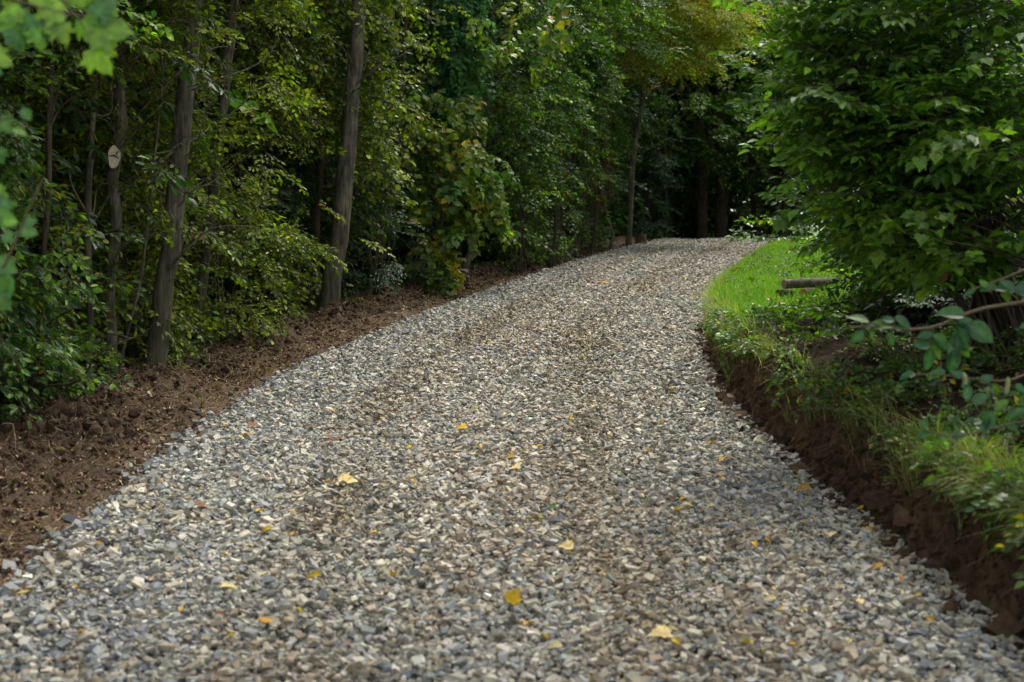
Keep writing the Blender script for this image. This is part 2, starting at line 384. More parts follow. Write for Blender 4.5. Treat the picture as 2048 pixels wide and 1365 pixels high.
def T_maplefine():
    lob = [(0, 0), (.10, -.06), (.24, -.13), (.36, -.06), (.40, .05), (.56, .06), (.60, .16), (.50, .26), (.47, .33), (.58, .48), (.52, .58), (.38, .52), (.27, .50), (.26, .64), (.20, .80), (.08, .86), (0, 1)]
    P = np.array(lob + [(-x, y) for x, y in lob[-2:0:-1]]); c = np.array([0, .2])
    rings = [.33, .66, 1.0]; V = [(0, .2, 0)]; b = [1.25]
    for r in rings:
        for q in P:
            q2 = c + (q - c) * r; rr = np.hypot(*(q2 - c)); V.append((q2[0], q2[1], .10 * abs(q2[0]) - .30 * rr * rr + .03 * math.sin(9 * math.atan2(q2[0], q2[1] - .2)) * r)); b.append(1.1 if r < .5 else 1.0)
    n = len(P); T = [(0, 1 + (i_ + 1) % n, 1 + i_) for i_ in range(n)]
    Q_ = [(1 + k * n + i_, 1 + k * n + (i_ + 1) % n, 1 + (k + 1) * n + (i_ + 1) % n, 1 + (k + 1) * n + i_) for k in range(2) for i_ in range(n)]
    return np.array(V, float), [np.array(T), np.array(Q_)], np.array(b)

def frame(d, up, roll=0):
    d = np.asarray(d, float); d = d / (np.linalg.norm(d) + 1e-9); x = np.cross(d, up); x /= np.linalg.norm(x) + 1e-9; z = np.cross(x, d)
    c, s = math.cos(roll), math.sin(roll)
    return np.stack([x * c + z * s, d, -x * s + z * c], 1)      # columns

def make_spray(seed, leaf, L=.5, ls=.07, nside=8, droop=.25, tilt=.5, hang=0.2, per=5):
    """a flat twig spray along +y: leaves alternate on side twigs.  returns dict"""
    rng = np.random.default_rng(seed); LV, LF, LB = leaf
    V, Q4, F3, lid, br = [], [], [], [], []; o = 0; nl = 0
    tw = []
    t = np.linspace(0, 1, 6); ax = np.stack([.04 * np.sin(t * 3 + seed), t * L, -droop * L * t * t], -1)
    tw.append(tube(ax, np.linspace(.0035, .0012, 6), 3))
    def leafat(p, d, size):
        nonlocal o, nl
        up = np.array([rng.normal(0, tilt), rng.normal(0, tilt), 1.0]); up /= np.linalg.norm(up)
        d = np.array(d) + [0, 0, -hang * rng.uniform(0, 1.6)]
        Rm = frame(d, up); v = (LV * size) @ Rm.T + p
        V.append(v); lid.append(np.full(len(v), nl)); br.append(LB); nl += 1
        for f in LF: (Q4 if f.shape[1] == 4 else F3).append(f + o)
        o += len(v)
    for k in range(nside):
        f = (k + .8) / (nside + .6); p0 = np.array([np.interp(f, t, ax[:, q]) for q in range(3)]); side = 1 if k % 2 else -1
        a = R(rng.uniform(38, 62)) * side; ln = L * rng.uniform(.32, .5) * (1.15 - f)
        dd = np.array([math.sin(a), math.cos(a), rng.normal(-.12, .15)])
        p1 = p0 + dd * ln; tw.append(tube([p0, (p0 + p1) / 2 + [0, 0, .008], p1], [.002, .0015, .001], 3))
        m_ = max(2, int(per * (1.2 - f)))
        for q in range(m_):
            g_ = (q + .6) / m_; s2 = 1 if q % 2 else -1; a2 = a + s2 * R(rng.uniform(35, 60))
            leafat(p0 + dd * ln * g_, (math.sin(a2), math.cos(a2), dd[2] * .5), ls * rng.uniform(.7, 1.15))
        leafat(p1, dd, ls * rng.uniform(.8, 1.1))
    leafat(ax[-1], (0, 1, -droop), ls)
    tv, tq = tubes(tw); nv = o
    V.append(tv); lid.append(np.full(len(tv), -1)); br.append(np.ones(len(tv)))
    V = np.concatenate(V)
    return dict(V=V, Q=np.concatenate(Q4) if Q4 else np.zeros((0, 4), int), T=np.concatenate(F3) if F3 else np.zeros((0, 3), int), TQ=tq + nv, lid=np.concatenate(lid), br=np.concatenate(br), nl=nl)

def place(sprays, rng, P, Rm, S, colorfn):
    """replicate spray templates: returns V, [quads, tris, twig quads], cols"""
    Vs, Qs, Ts, Ws, Cs = [], [], [], [], []; o = 0
    pick = rng.integers(0, len(sprays), len(P))
    for k, sp in enumerate(sprays):
        ix = np.where(pick == k)[0]; n = len(ix)
        if not n: continue
        m_ = len(sp['V'])
        v = np.einsum('nij,kj->nki', Rm[ix] * S[ix, None, None], sp['V']) + P[ix][:, None, :]
        lc = colorfn(rng, n, sp['nl'], P[ix])                   # n,nl,3
        lc = np.concatenate([lc, np.tile(np.array([.06, .045, .03]), (n, 1, 1))], 1)
        c = lc[:, sp['lid'], :] * sp['br'][None, :, None]
        off = (np.arange(n) * m_ + o)[:, None, None]
        Qs.append((sp['Q'][None] + off).reshape(-1, 4)); Ts.append((sp['T'][None] + off).reshape(-1, 3)); Ws.append((sp['TQ'][None] + off).reshape(-1, 4))
        Vs.append(v.reshape(-1, 3)); Cs.append(c.reshape(-1, 3)); o += n * m_
    return np.concatenate(Vs), [np.concatenate(Qs), np.concatenate(Ts), np.concatenate(Ws)], np.concatenate(Cs)

def palette(main, alt, pa=.5, yel=.02, brn=.02, var=.28, yc=(.45, .33, .03), bc=(.16, .075, .025), clump=.25):
    main, alt, yc, bc = map(np.array, (main, alt, yc, bc))
    def fn(rng, n, nl, P):
        t = np.clip(rng.normal(pa, .3, (n, nl, 1)) + rng.normal(0, clump, (n, 1, 1)), 0, 1)
        c = main * (1 - t) + alt * t
        c = c * np.exp(rng.normal(0, var, (n, nl, 1))) * np.exp(rng.normal(0, .12, (n, 1, 1)))
        r = rng.random((n, nl, 1)); cl = np.clip(rng.gamma(.6, 1.6, (n, 1, 1)), 0, 6)
        c = np.where(r < yel * cl, yc * rng.uniform(.6, 1.2, (n, nl, 1)), c); c = np.where(r > 1 - brn * cl, bc * rng.uniform(.5, 1.3, (n, nl, 1)), c)
        return c
    return fn
PAL = dict(
    olive=palette((.070, .125, .012), (.25, .285, .025), .42, .01, .015, .42),
    green=palette((.045, .120, .020), (.15, .235, .030), .4, .006, .006, .42),
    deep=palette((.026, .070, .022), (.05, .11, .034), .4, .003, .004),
    bright=palette((.050, .115, .014), (.12, .19, .02), .4, .008, .004),
    maple=palette((.07, .16, .03), (.24, .30, .030), .4, .08, .012),
    autumn=palette((.22, .33, .03), (.46, .42, .05), .4, .07, .08, bc=(.50, .22, .04)),
    dead=palette((.12, .05, .025), (.20, .09, .04), .5, 0, .3, bc=(.1, .04, .02)),
    bushr=palette((.075, .165, .022), (.17, .29, .028), .4, .004, .003))
SPR = dict(
    horn=[make_spray(10 + i, T_simple(), .42, .056, 9, .3, .5, .3, 6) for i in range(5)],
    rnd=[make_spray(20 + i, T_round(), .45, .064, 7, .35, .45, .5, 4) for i in range(4)],
    far=[make_spray(30 + i, T_round(), .8, .125, 8, .3, .5, .3, 4) for i in range(3)],
    mid=[make_spray(36 + i, T_simple(), .55, .072, 9, .3, .5, .3, 5) for i in range(4)],
    mpl=[make_spray(40 + i, T_maple(), .45, .11, 5, .4, .35, .7, 2) for i in range(4)],
    ivy=[make_spray(50 + i, T_maple(), .28, .06, 6, .5, .3, .8, 3) for i in range(3)],
    pin=[make_spray(60 + i, T_simple(), .42, .045, 10, .35, .25, .2, 6) for i in range(3)],
    bush=[make_spray(70 + i, T_fine(.28, 4), .40, .076, 7, .12, .32, .12, 3) for i in range(5)])

# clear strips in front of the trunks that stand free at the wood's edge
CLEAR = []      # (x,y table over z), half width
def frames(rng, n, az, pitch, roll=.35):
    d = np.stack([np.sin(az) * np.cos(pitch), np.cos(az) * np.cos(pitch), np.sin(pitch)], -1)
    up = np.stack([rng.normal(0, roll, n), rng.normal(0, roll, n), np.ones(n)], -1)
    x = np.cross(d, up); x /= np.linalg.norm(x, axis=1, keepdims=True); z = np.cross(x, d)
    return np.stack([x, d, z], -1)

def clear_mask(rng, P):
    lim = np.interp(P[:, 1], [0, 17, 21, 25, 34, 38, 50], [1.04, .92, .72, .42, .38, .3, 1.0]) - np.interp(P[:, 2] - zr(P[:, 1]), [.5, 1.4, 3, 6], [0, .15, .5, 1.1])
    keep = (P[:, 2] - zr(P[:, 1]) > 4.6) & (P[:, 1] > 30) | ((xl(P[:, 1]) - P[:, 0]) > lim + rng.normal(0, .12, len(P)))
    for ln, hw, pr, z0, z1 in CLEAR:
        tx = np.interp(P[:, 2], ln[:, 2], ln[:, 0]); ty = np.interp(P[:, 2], ln[:, 2], ln[:, 1])
        k = np.clip(P[:, 1] / ty, 0, 2)
        bad = (P[:, 1] < ty + .05) & (P[:, 1] > ty - (6 if ln is axm else 3)) & (np.abs(P[:, 0] - tx * k) < hw) & (P[:, 2] > z0) & (P[:, 2] < z1) & (rng.random(len(P)) < pr)
        keep &= ~bad
    return keep

def col_pts(rng, axis, z0, z1, rad, ncl, per, spread=.22, face=None, open_bottom=0):
    """clusters of sprays round a leaning trunk axis"""
    zc = rng.uniform(z0, z1, ncl); az = rng.uniform(0, 2 * np.pi, ncl)
    if face is not None:
        f = rng.random(ncl) < .6; az[f] = face + rng.normal(0, .9, f.sum())
    prof = np.interp((zc - z0) / (z1 - z0), [0, .15, .7, 1], [.75, 1, .9, .45])
    r = rad * prof * np.sqrt(rng.uniform(.06, 1, ncl))
    cx = np.interp(zc, axis[:, 2], axis[:, 0]) + r * np.sin(az); cy = np.interp(zc, axis[:, 2], axis[:, 1]) + r * np.cos(az)
    Cc = np.stack([cx, cy, zc], -1)
    P = np.repeat(Cc, per, 0) + rng.normal(0, spread, (ncl * per, 3)) * [1, 1, .45]
    A = np.repeat(az, per) + rng.normal(0, .8, ncl * per)
    pit = rng.uniform(-.75, .25, ncl * per)
    P[:, 2] = np.maximum(P[:, 2], ground_z(P[:, 0], P[:, 1]) + .10)
    return Cc, P, A, pit

def foliage(name, parent, base, P, A, pit, sprset, pal, seed, scale=(.8, 1.2), clear=True, leafm=None, dead=False):
    rng = np.random.default_rng(seed + 999)
    if clear:
        k = clear_mask(rng, P); k[:2] = True; P, A, pit = P[k], A[k], pit[k]
    S = rng.uniform(*scale, len(P))
    V, Fs, C = place(SPR[sprset], rng, P, frames(rng, len(P), A, pit), S, PAL[pal])
    o = mesh_obj(name, V, Fs, [leafm or M_leaf, M_twig], C, [0, 0, 1], parent=parent, base=base)
    return o

def limbs(rng, axis, Cc, base, parent, bark, r0=.02, every=1, name='branches'):
    lst = []
    for c in Cc[::every]:
        zz = max(axis[0, 2] + .3, c[2] - .35 * np.hypot(c[0] - np.interp(c[2], axis[:, 2], axis[:, 0]), c[1] - np.interp(c[2], axis[:, 2], axis[:, 1])) - .15)
        a = np.array([np.interp(zz, axis[:, 2], axis[:, 0]), np.interp(zz, axis[:, 2], axis[:, 1]), zz])
        m_ = a * .62 + c * .38 + rng.normal(0, .07, 3); m2 = a * .3 + c * .7 + rng.normal(0, .09, 3) + [0, 0, .05]
        lst.append(tube(smooth_line([a, m_, m2, c], 9), np.linspace(r0, .003, 9) * rng.uniform(.6, 1.1), 5))
    V, Q = tubes(lst); merge_into_trunk(parent, V, Q, base)

def merge_into_trunk(t, V, Q, base):
    tr = [o for o in t.children if o.name.startswith('trunk')][0]; me = tr.data
    V0 = np.zeros(len(me.vertices) * 3, np.float32); me.vertices.foreach_get('co', V0); V0 = V0.reshape(-1, 3)
    L0 = np.zeros(len(me.loops), np.int32); me.loops.foreach_get('vertex_index', L0); L0 = L0.reshape(-1, 4)
    nm, m_ = tr.name, me.materials[0]; bpy.data.objects.remove(tr); bpy.data.meshes.remove(me)
    mesh_obj('trunk', np.concatenate([V0, np.asarray(V) - np.asarray(base)]), [np.concatenate([L0, Q + len(V0)])], m_, parent=t, smooth=True)

def trunk_line(D, pts, top, lean=None):
    """trunk axis from photo points at distance D, run down to the ground and on up to height top"""
    L = [at(px, py, D) for px, py in pts]
    L = np.array(L); b = L[0].copy(); b[2] = gz(b[0], b[1]) - .12
    if L[0][2] > b[2] + .1: L = np.vstack([b, L])
    else: L = np.vstack([b, L[L[:, 2] > b[2] + .15]])
    d = L[-1] - L[max(0, len(L) - 3)]; d /= d[2]
    if L[-1][2] < top: L = np.vstack([L, L[-1] + d * (top - L[-1][2]) * .6 + [0, 0, (top - L[-1][2]) * .4]])
    return smooth_line(L, 46)

def make_tree(name, label, cat, D, pts, w0, w1, top, bark, crown, seed, group=None, clear=None):
    ln = trunk_line(D, pts, top); base = ln[0] + [0, 0, .12]
    rng = np.random.default_rng(seed)
    jit = np.stack([fbm(np.arange(46) * .3, np.full(46, seed * 3.1 + q), seed + q, 2) for q in (0, 1)], -1); ln[:, :2] += jit * min(.09, w0 / F * D * .8)
    t = thing(name, label, cat, base, group)
    r0, r1 = w0 / F * D / 2 * .78, w1 / F * D / 2 * .80
    zz = (ln[:, 2] - ln[0, 2]) / (ln[-1, 2] - ln[0, 2]); visz = at(0, pts[-1][1], D)[2]; fr = (ln[:, 2] - base[2]) / max(.5, visz - base[2])
    rad = np.maximum(r0 + (r1 - r0) * fr, r1 * .25) + r0 * .35 * np.exp(-np.maximum(ln[:, 2] - base[2], 0) / .12)
    V, Q = tube(ln, rad, 16, seed, .22)
    mesh_obj('trunk', V, [Q], bark, parent=t, base=base, smooth=True)
    ax = ln
    if clear: CLEAR.append((ln, clear[0], clear[1], clear[2], clear[3]))
    t['_s'] = 0; del t['_s']
    return t, ax, base, rng

# ------------------------------------------------------------------ the wood's edge, left of the path
#  name, label, D, pixel line, widths, top, bark, crown(z0,radius,clusters,per,sprays,palette), clear(halfwidth,prob,z0,z1)
TREES = [
 ('hornbeam_tree', 'thin crooked dark stem at the far left, foot bent out of the brown soil', 8.9, [(50, 850), (60, 790), (84, 690), (80, 600), (95, 450), (100, 200), (110, -50)], 15, 11, 5.2, M_barkbrown, (.15, .85, 64, 5, 'horn', 'green'), None),
 ('hornbeam_tree', 'slim straight grey stem left of the trunk with the pale sawn scar', 10.1, [(175, 805), (182, 700), (178, 500), (180, 300), (190, 50)], 20, 13, 5.6, M_barkgrey, (.3, .85, 60, 5, 'horn', 'olive'), (.10, .8, .5, 2.2)),
 ('hornbeam_tree', 'grey trunk with a pale oval sawn scar half way up', 10.5, [(218, 790), (222, 600), (228, 420), (238, 300), (236, 150), (250, -50)], 33, 26, 6.2, M_barkgrey, (.5, .9, 56, 5, 'horn', 'olive'), (.16, .85, .3, 2.9)),
 ('hornbeam_tree', 'thick grey trunk leaning right behind leafy sprays, left of the tall bare trunk', 11.0, [(300, 775), (325, 600), (352, 440), (370, 250), (385, 80), (395, -60)], 55, 36, 7, M_barkgrey, (1.0, 1.0, 56, 5, 'horn', 'olive'), (.2, .93, 0, 3.6)),
 ('hornbeam_tree', 'slender grey trunk leaning right just behind the thick leaning trunk', 12.8, [(388, 700), (415, 480), (435, 300), (455, 130), (470, -50)], 28, 23, 7, M_barkgrey, (1.0, .9, 54, 5, 'horn', 'olive'), (.16, .85, 0, 4)),
 ('young_tree', 'very thin pale sapling stem slanting right between two grey trunks', 10.8, [(235, 740), (262, 640), (290, 520), (298, 430)], 10, 7, 4.5, M_barkpale, (.7, .6, 20, 4, 'horn', 'olive'), (.05, .8, .4, 1.7)),
 ('hornbeam_tree', 'dark straight stem in the gloom left of the tall bare trunk', 16.2, [(482, 650), (482, 480), (478, 300), (470, 0)], 17, 14, 7, M_barkbrown, (2.0, 1.0, 60, 5, 'horn', 'olive'), None),
 ('hornbeam_tree', 'thin brown stem close beside the left of the tall bare trunk', 17.6, [(640, 625), (630, 500), (648, 300), (640, 130), (655, -40)], 20, 14, 7.5, M_barkbrown, (1.3, .85, 50, 5, 'rnd', 'olive'), (.14, .6, .8, 3)),
 ('hornbeam_tree', 'tall bare grey trunk rising from the soil verge, mossy at its foot', 16.7, [(655, 634), (668, 560), (684, 430), (697, 300), (707, 160), (720, 0), (725, -60)], 50, 33, 8, M_barkgrey, (2.6, 1.2, 50, 5, 'rnd', 'olive'), (.26, .97, 0, 6)),
 ('hornbeam_tree', 'thin stem leaning right between the tall bare trunk and the ivy-clad tree', 19.8, [(733, 605), (760, 480), (785, 330), (808, 150), (812, -30)], 13, 11, 8, M_barkbrown, (1.5, 1.0, 60, 5, 'rnd', 'olive'), (.12, .7, .8, 4.5)),
 ('hornbeam_tree', 'crooked pale stem kinked to the right beside the yellowing maple', 24.3, [(925, 575), (940, 505), (957, 440), (962, 370), (975, 200), (985, -20)], 16, 12, 8.5, M_barkpale, (2.6, 1.15, 62, 5, 'rnd', 'green'), (.22, .9, 0, 3.2)),
 ('hornbeam_tree', 'dark stem mostly hidden by the big bush at the middle of the hedge', 27.2, [(1042, 545), (1050, 400), (1060, 200), (1065, 0)], 14, 12, 9, M_barkbrown, (1.5, 1.3, 74, 5, 'rnd', 'green'), None),
 ('hornbeam_tree', 'dark stem showing high in the leaves, right of the ivy-clad tree', 31.0, [(1108, 520), (1114, 400), (1118, 200), (1120, 0)], 18, 15, 10, M_barkbrown, (1.6, 1.4, 74, 5, 'mid', 'green'), None),
 ('hornbeam_tree', 'thin trunk with hanging clumps of dead red-brown leaves', 34.0, [(1183, 510), (1195, 400), (1210, 290), (1215, 100)], 17, 13, 10, M_barkbrown, (2.0, 1.3, 66, 5, 'mid', 'green'), (.25, .75, 1.5, 6)),
 ('young_tree', 'short pale forked stem left of the brown stump', 35.2, [(1222, 500), (1226, 455), (1212, 430), (1205, 400)], 9, 6, 5.5, M_barkpale, (3.2, .7, 16, 4, 'mid', 'green'), (.25, .95, 0, 3.6)),
 ('hornbeam_tree', 'tall thin grey trunk just behind the brown stump, yellowing crown above', 38.0, [(1256, 494), (1262, 400), (1266, 300), (1285, 210), (1300, 50)], 14, 12, 12, M_barkgrey, (4.4, 1.6, 90, 5, 'mid', 'autumn'), (.3, .95, 0, 6.4)),
]
built = []
for k, (nm, lb, D, pts, w0, w1, top, bark, cr, clr) in enumerate(TREES):
    t, ax, base, rng = make_tree(nm, lb, 'tree', D, pts, w0, w1, top, bark, cr, 100 + k, clear=clr)
    built.append((t, ax, base, rng, cr, top, bark, 100 + k))
# the ivy-clad maple
tm, axm, bm, rm = make_tree('maple_tree', 'ivy-clad maple with lobed green and yellow leaves hanging low over the verge', 'tree', 21.8, [(862, 580), (870, 470), (880, 400), (902, 300), (925, 150), (930, -40)], 30, 24, 9, M_barkbrown, None, 150, clear=(.2, .75, .7, 2.2))
CLEAR.append((built[2][1], .52, 1.0, 1.9, 2.95)); CLEAR.append((built[2][1], .30, .8, .3, 2.0)); CLEAR.append((built[3][1], .32, .68, 0, 3.8)); CLEAR.append((built[8][1], .36, .9, 0, 6)); CLEAR.append((built[1][1], .25, .7, .6, 1.7)); CLEAR.append((built[13][1], .6, .93, 3.2, 6.6)); CLEAR.append((built[15][1], .5, .85, 2.4, 6.4))
CLEAR.append((axm, .55, .95, 2.6, 9)); CLEAR.append((axm, .55, .75, 1.0, 3.2))
for t, ax, base, rng, cr, top, bark, sd_ in built:
    z0, rad, ncl, per, spr, pal = cr
    Cc, P, A, pit = col_pts(rng, ax, base[2] + z0, top + .5, rad, int(ncl * 1.7), per, .24 if rad < 1.1 else .34, face=2.2)
    if sd_ == 115:     # the yellowing crown spreads out over the path
        ec = np.concatenate([at(px, py, 36.5)[None] + rng.normal(0, 1, (m_, 3)) * [.45, .6, .25] for px, py, m_ in ((1180, 20, 8), (1250, 40, 12), (1330, 20, 16), (1400, 55, 16), (1450, 30, 12), (1490, 20, 8), (1300, 90, 10), (1380, 110, 8), (1330, 130, 6), (1400, -60, 16), (1300, -60, 10))])
        P2 = np.repeat(ec, 5, 0) + rng.normal(0, .28, (len(ec) * 5, 3)) * [1, 1, .6]
        Cc = np.concatenate([Cc, ec]); P = np.concatenate([P, P2]); A = np.concatenate([A, rng.normal(2.0, .9, len(P2))]); pit = np.concatenate([pit, rng.uniform(-.9, 0, len(P2))])
    foliage('foliage', t, base, P, A, pit, spr, pal, sd_, scale=(.8, 1.2))
    limbs(rng, ax, Cc, base, t, bark, .009 if ax[0, 1] < 20 else .013, 3)
# scar on the third trunk
t3, ax3 = built[2][0], built[2][1]; b3 = built[2][2]
c = at(243, 316, 10.5); c[0] = np.interp(c[2], ax3[:, 2], ax3[:, 0]) + .01; cy_ = np.interp(c[2], ax3[:, 2], ax3[:, 1]); c[1] = cy_ - .075
th = np.linspace(0, 2 * np.pi, 28, endpoint=False); ir = 1 + .06 * np.sin(th * 3 + 1) + .04 * np.sin(th * 5)
nrm = np.array([.28, -.95, -.12]); nrm /= np.linalg.norm(nrm); Rm = frame(np.array([.05, .0, 1.0]), nrm)
ring = lambda s, h: np.stack([np.cos(th) * .044 * s * ir, np.sin(th) * .084 * s * ir, np.full(28, h)], -1)
Vl = np.concatenate([ring(1.12, -.06), ring(1.1, .0), ring(1.0, .008), ring(.96, .002), ring(.5, .0), ring(.08, -.001)]) @ Rm.T + c
i = (np.arange(5) * 28)[:, None]; j = np.arange(28)[None]; Q = np.stack([i + j, i + (j + 1) % 28, i + 28 + (j + 1) % 28, i + 28 + j], -1).reshape(-1, 4)
cc = np.concatenate([np.tile([.10, .08, .06], (56, 1)), np.tile([.16, .12, .08], (28, 1)), np.tile([.82, .72, .50], (84, 1))])
cc[84 + 28 + 3:84 + 28 + 5] = (.25, .16, .09)
Vl = np.concatenate([Vl, [Vl[-28:].mean(0)]]); cc = np.vstack([cc, [.6, .48, .33]]); cap = np.array([(140 + q, 140 + (q + 1) % 28, 168) for q in range(28)])
scar = mesh_obj('sawn_scar', Vl, [Q, cap], M_wood, cc, parent=t3, base=b3); scar['label'] = 'pale oval saw cut with a dark crack'
Vc, Qc = tube([c + Rm @ np.array([-.036, .002, .003]), c + Rm @ np.array([0, .010, .004]), c + Rm @ np.array([.034, -.012, .003])], [.003, .007, .003], 5)
mesh_obj('crack', Vc, [Qc], M_twig, parent=scar)
for o in (scar.children): o.data.transform(__import__('mathutils').Matrix.Translation(Vector(-b3)))

# maple foliage: hanging lobed leaves by the path side, ivy up the trunk
rng = np.random.default_rng(5)
pc = []
for (px, py, D, n_, s_) in [(860, 240, 21.2, 8, .3), (900, 300, 21, 12, .35), (925, 350, 20.9, 12, .35), (950, 400, 20.9, 12, .3), (880, 380, 21.2, 9, .3), (960, 330, 21, 8, .3), (840, 330, 21.3, 7, .35), (905, 450, 20.8, 6, .25), (850, 470, 20.6, 3, .15), (880, 540, 20.5, 7, .16), (865, 500, 20.6, 4, .14), (975, 410, 20.8, 5, .2), (820, 400, 21.3, 5, .3), (930, 230, 21.4, 8, .25), (1080, 20, 21.6, 10, .4), (880, 180, 21.6, 7, .3), (1000, 60, 21.6, 8, .4)]:
    n_ = int(n_ * 1.6); pc.append(np.array([at(px, py, D - .25)]).repeat(n_, 0) + rng.normal(0, s_ * .66, (n_, 3)))
P = np.concatenate(pc); P[:, 2] = np.maximum(P[:, 2], ground_z(P[:, 0], P[:, 1]) + .2)
foliage('foliage', tm, bm, P, rng.normal(2.6, .9, len(P)), rng.uniform(-1.1, -.1, len(P)), 'mpl', 'maple', 5, scale=(.75, 1.1), clear=False)
P2 = np.concatenate([np.array([at(px, py, 20.5)]).repeat(n_, 0) + rng.normal(0, s_, (n_, 3)) for px, py, n_, s_ in ((890, 545, 5, .13), (868, 500, 4, .10), (852, 470, 2, .08), (912, 410, 2, .15), (960, 270, 2, .1), (895, 350, 1, .1))])
PAL['yellow'] = palette((.42, .36, .03), (.60, .45, .04), .5, 0, .05)
foliage('yellow_foliage', tm, bm, P2, rng.normal(2.6, .9, len(P2)), rng.uniform(-1.0, -.2, len(P2)), 'mpl', 'yellow', 15, scale=(.6, .85), clear=False)
Cm = np.array([p.mean(0) for p in pc]); limbs(rng, axm, Cm, bm, tm, M_barkbrown, .02)
NI = 620; zz = rng.uniform(bm[2] + 2.5, 9.3, NI); a = rng.uniform(0, 2 * np.pi, NI); rr = .10 + .20 * rng.random(NI); PAL['ivy'] = palette((.045, .17, .055), (.10, .28, .07), .4, .004, .004)
P = np.stack([np.interp(zz, axm[:, 2], axm[:, 0]) + rr * np.sin(a), np.interp(zz, axm[:, 2], axm[:, 1]) + rr * np.cos(a), zz], -1)
foliage('ivy', tm, bm, P, a, rng.uniform(-1.2, -.5, NI), 'ivy', 'ivy', 6, scale=(.8, 1.3), clear=False)
# dead leaf clumps on the thin trunk (index 13)
t, ax, base = built[13][0], built[13][1], built[13][2]
for q, (py, n_) in enumerate([(300, 16), (370, 22)]):
    z = at(0, py, 34)[2]; p = np.array([np.interp(z, ax[:, 2], ax[:, 0]), np.interp(z, ax[:, 2], ax[:, 1]) - .15, z]); rg = np.random.default_rng(q)
    P = p + rg.normal(0, 1, (n_, 3)) * [.10, .08, .24]; A_ = rg.uniform(0, 6.28, n_)
    o = foliage('dead_leaf_clump', t, base, P, A_, np.full(n_, -1.2), 'horn', 'dead', q, scale=(.6, .9), clear=False, leafm=M_dry)

# understorey bushes along the wood's edge
def make_bush(name, label, x, y, rad, h, ncl, per, spr, pal, seed, cat='bush', group=None, z0=.12, stems=5, scale=(.8, 1.15), face=2.2, spread=.18, clear=True, bark=M_twig):
    rng = np.random.default_rng(seed); zb = gz(x, y); base = np.array([x, y, zb])
    t = thing(name, label, cat, base, group)
    ax = np.array([[x, y, zb - .1], [x, y, zb + h]])
    Cc, P, A, pit = col_pts(rng, ax, zb + z0, zb + h, rad, ncl, per, spread, face)
    foliage('foliage', t, base, P, A, pit, spr, pal, seed, scale, clear)
    lst = []
    for s_ in range(stems):
        a_ = rng.uniform(0, 6.28); e = base + [rad * .6 * math.sin(a_), rad * .6 * math.cos(a_), h * rng.uniform(.6, .95)]
        b_ = base + [rng.normal(0, .05), rng.normal(0, .05), -.08]
        lst.append(tube(smooth_line([b_, (b_ + e) / 2 + [rng.normal(0, .08), rng.normal(0, .08), .12 * h], e], 10), np.linspace(.010, .003, 10) * (1 + h * .12), 6))
    for c_ in Cc[::5]:
        b_ = base + (c_ - base) * [.25, .25, .45]; lst.append(tube([b_, (b_ + c_) / 2 + [0, 0, .05], c_], [.005, .004, .002], 4))
    V, Q = tubes(lst); mesh_obj('stems', V, [Q], bark, parent=t, base=base, smooth=True)
    return t
def gp(px, py, D=None, off=0):
    if D is None: D = CAMZ * F / (py - 380)
    p = at(px, py, D); return p[0], D
BUSH = [
 ('dense leafy bush low between the leftmost stems', -3.3, 9.9, .5, 1.5, 40, 5, 'horn', 'green'),
 ('leafy shoots between the slim stem and the scarred trunk', -3.25, 11.4, .5, 2.0, 36, 5, 'horn', 'olive'),
 ('leaves crowding behind the thick leaning trunk', -3.3, 12.6, .6, 3.0, 50, 5, 'horn', 'olive'),
 ('leafy green bush filling the far left edge above the soil', -3.55, 8.3, .7, 2.4, 46, 5, 'horn', 'green'),
 ('low dark leafy bush at the foot of the leftmost crooked stem', -3.35, 9.4, .45, .9, 20, 5, 'horn', 'green'),
 ('olive leafed bush between the leftmost stems', -3.9, 10.6, .75, 2.8, 46, 5, 'horn', 'olive'),
 ('bush of yellow-green sprays at the foot of the slender leaning trunk', -2.75, 13.4, .45, 1.5, 28, 4, 'horn', 'olive'),
 ('arching yellow-green sprays over the soil left of the tall bare trunk', -2.55, 15.3, .55, 1.3, 24, 4, 'horn', 'olive'),
 ('small pale green shrub touching the left foot of the tall bare trunk', -2.5, 16.6, .35, .6, 10, 4, 'rnd', 'olive'),
 ('dark feathery-leaved shrub right of the foot of the tall bare trunk', -1.75, 18.2, .5, 1.5, 34, 5, 'pin', 'deep'),
 ('low blue-green feathery shrub beside the hanging yellow maple leaves', -1.35, 20.0, .42, .75, 22, 5, 'pin', 'deep'),
 ('dark green shrub in the gap between leaning and bare trunks', -3.7, 17.6, .9, 2.6, 50, 5, 'horn', 'deep'),
 ('dull green bush right of the crooked pale stem', .1, 25.3, .65, 2.6, 50, 5, 'rnd', 'green'),
 ('broad dense bush bulging at the middle of the hedge', .75, 27.4, .9, 3.8, 76, 6, 'rnd', 'green'),
 ('low leafy bush over the soil below the broad dense bush', .95, 28.2, .5, 1.1, 22, 5, 'rnd', 'bright'),
 ('glossy mid green bush right of the broad dense bush', 1.35, 30.3, .8, 4.6, 70, 5, 'mid', 'green'),
 ('fresh green feathery bush near the far end of the hedge', 1.75, 32.4, .6, 1.9, 40, 5, 'pin', 'bright'),
 ('narrow leafy bush behind the trunk with dead leaf clumps', 1.7, 35.0, .8, 4.0, 50, 5, 'mid', 'green'),
]
for k, b in enumerate(BUSH): make_bush('leafy_bush', *b, 300 + k, z0=.1)

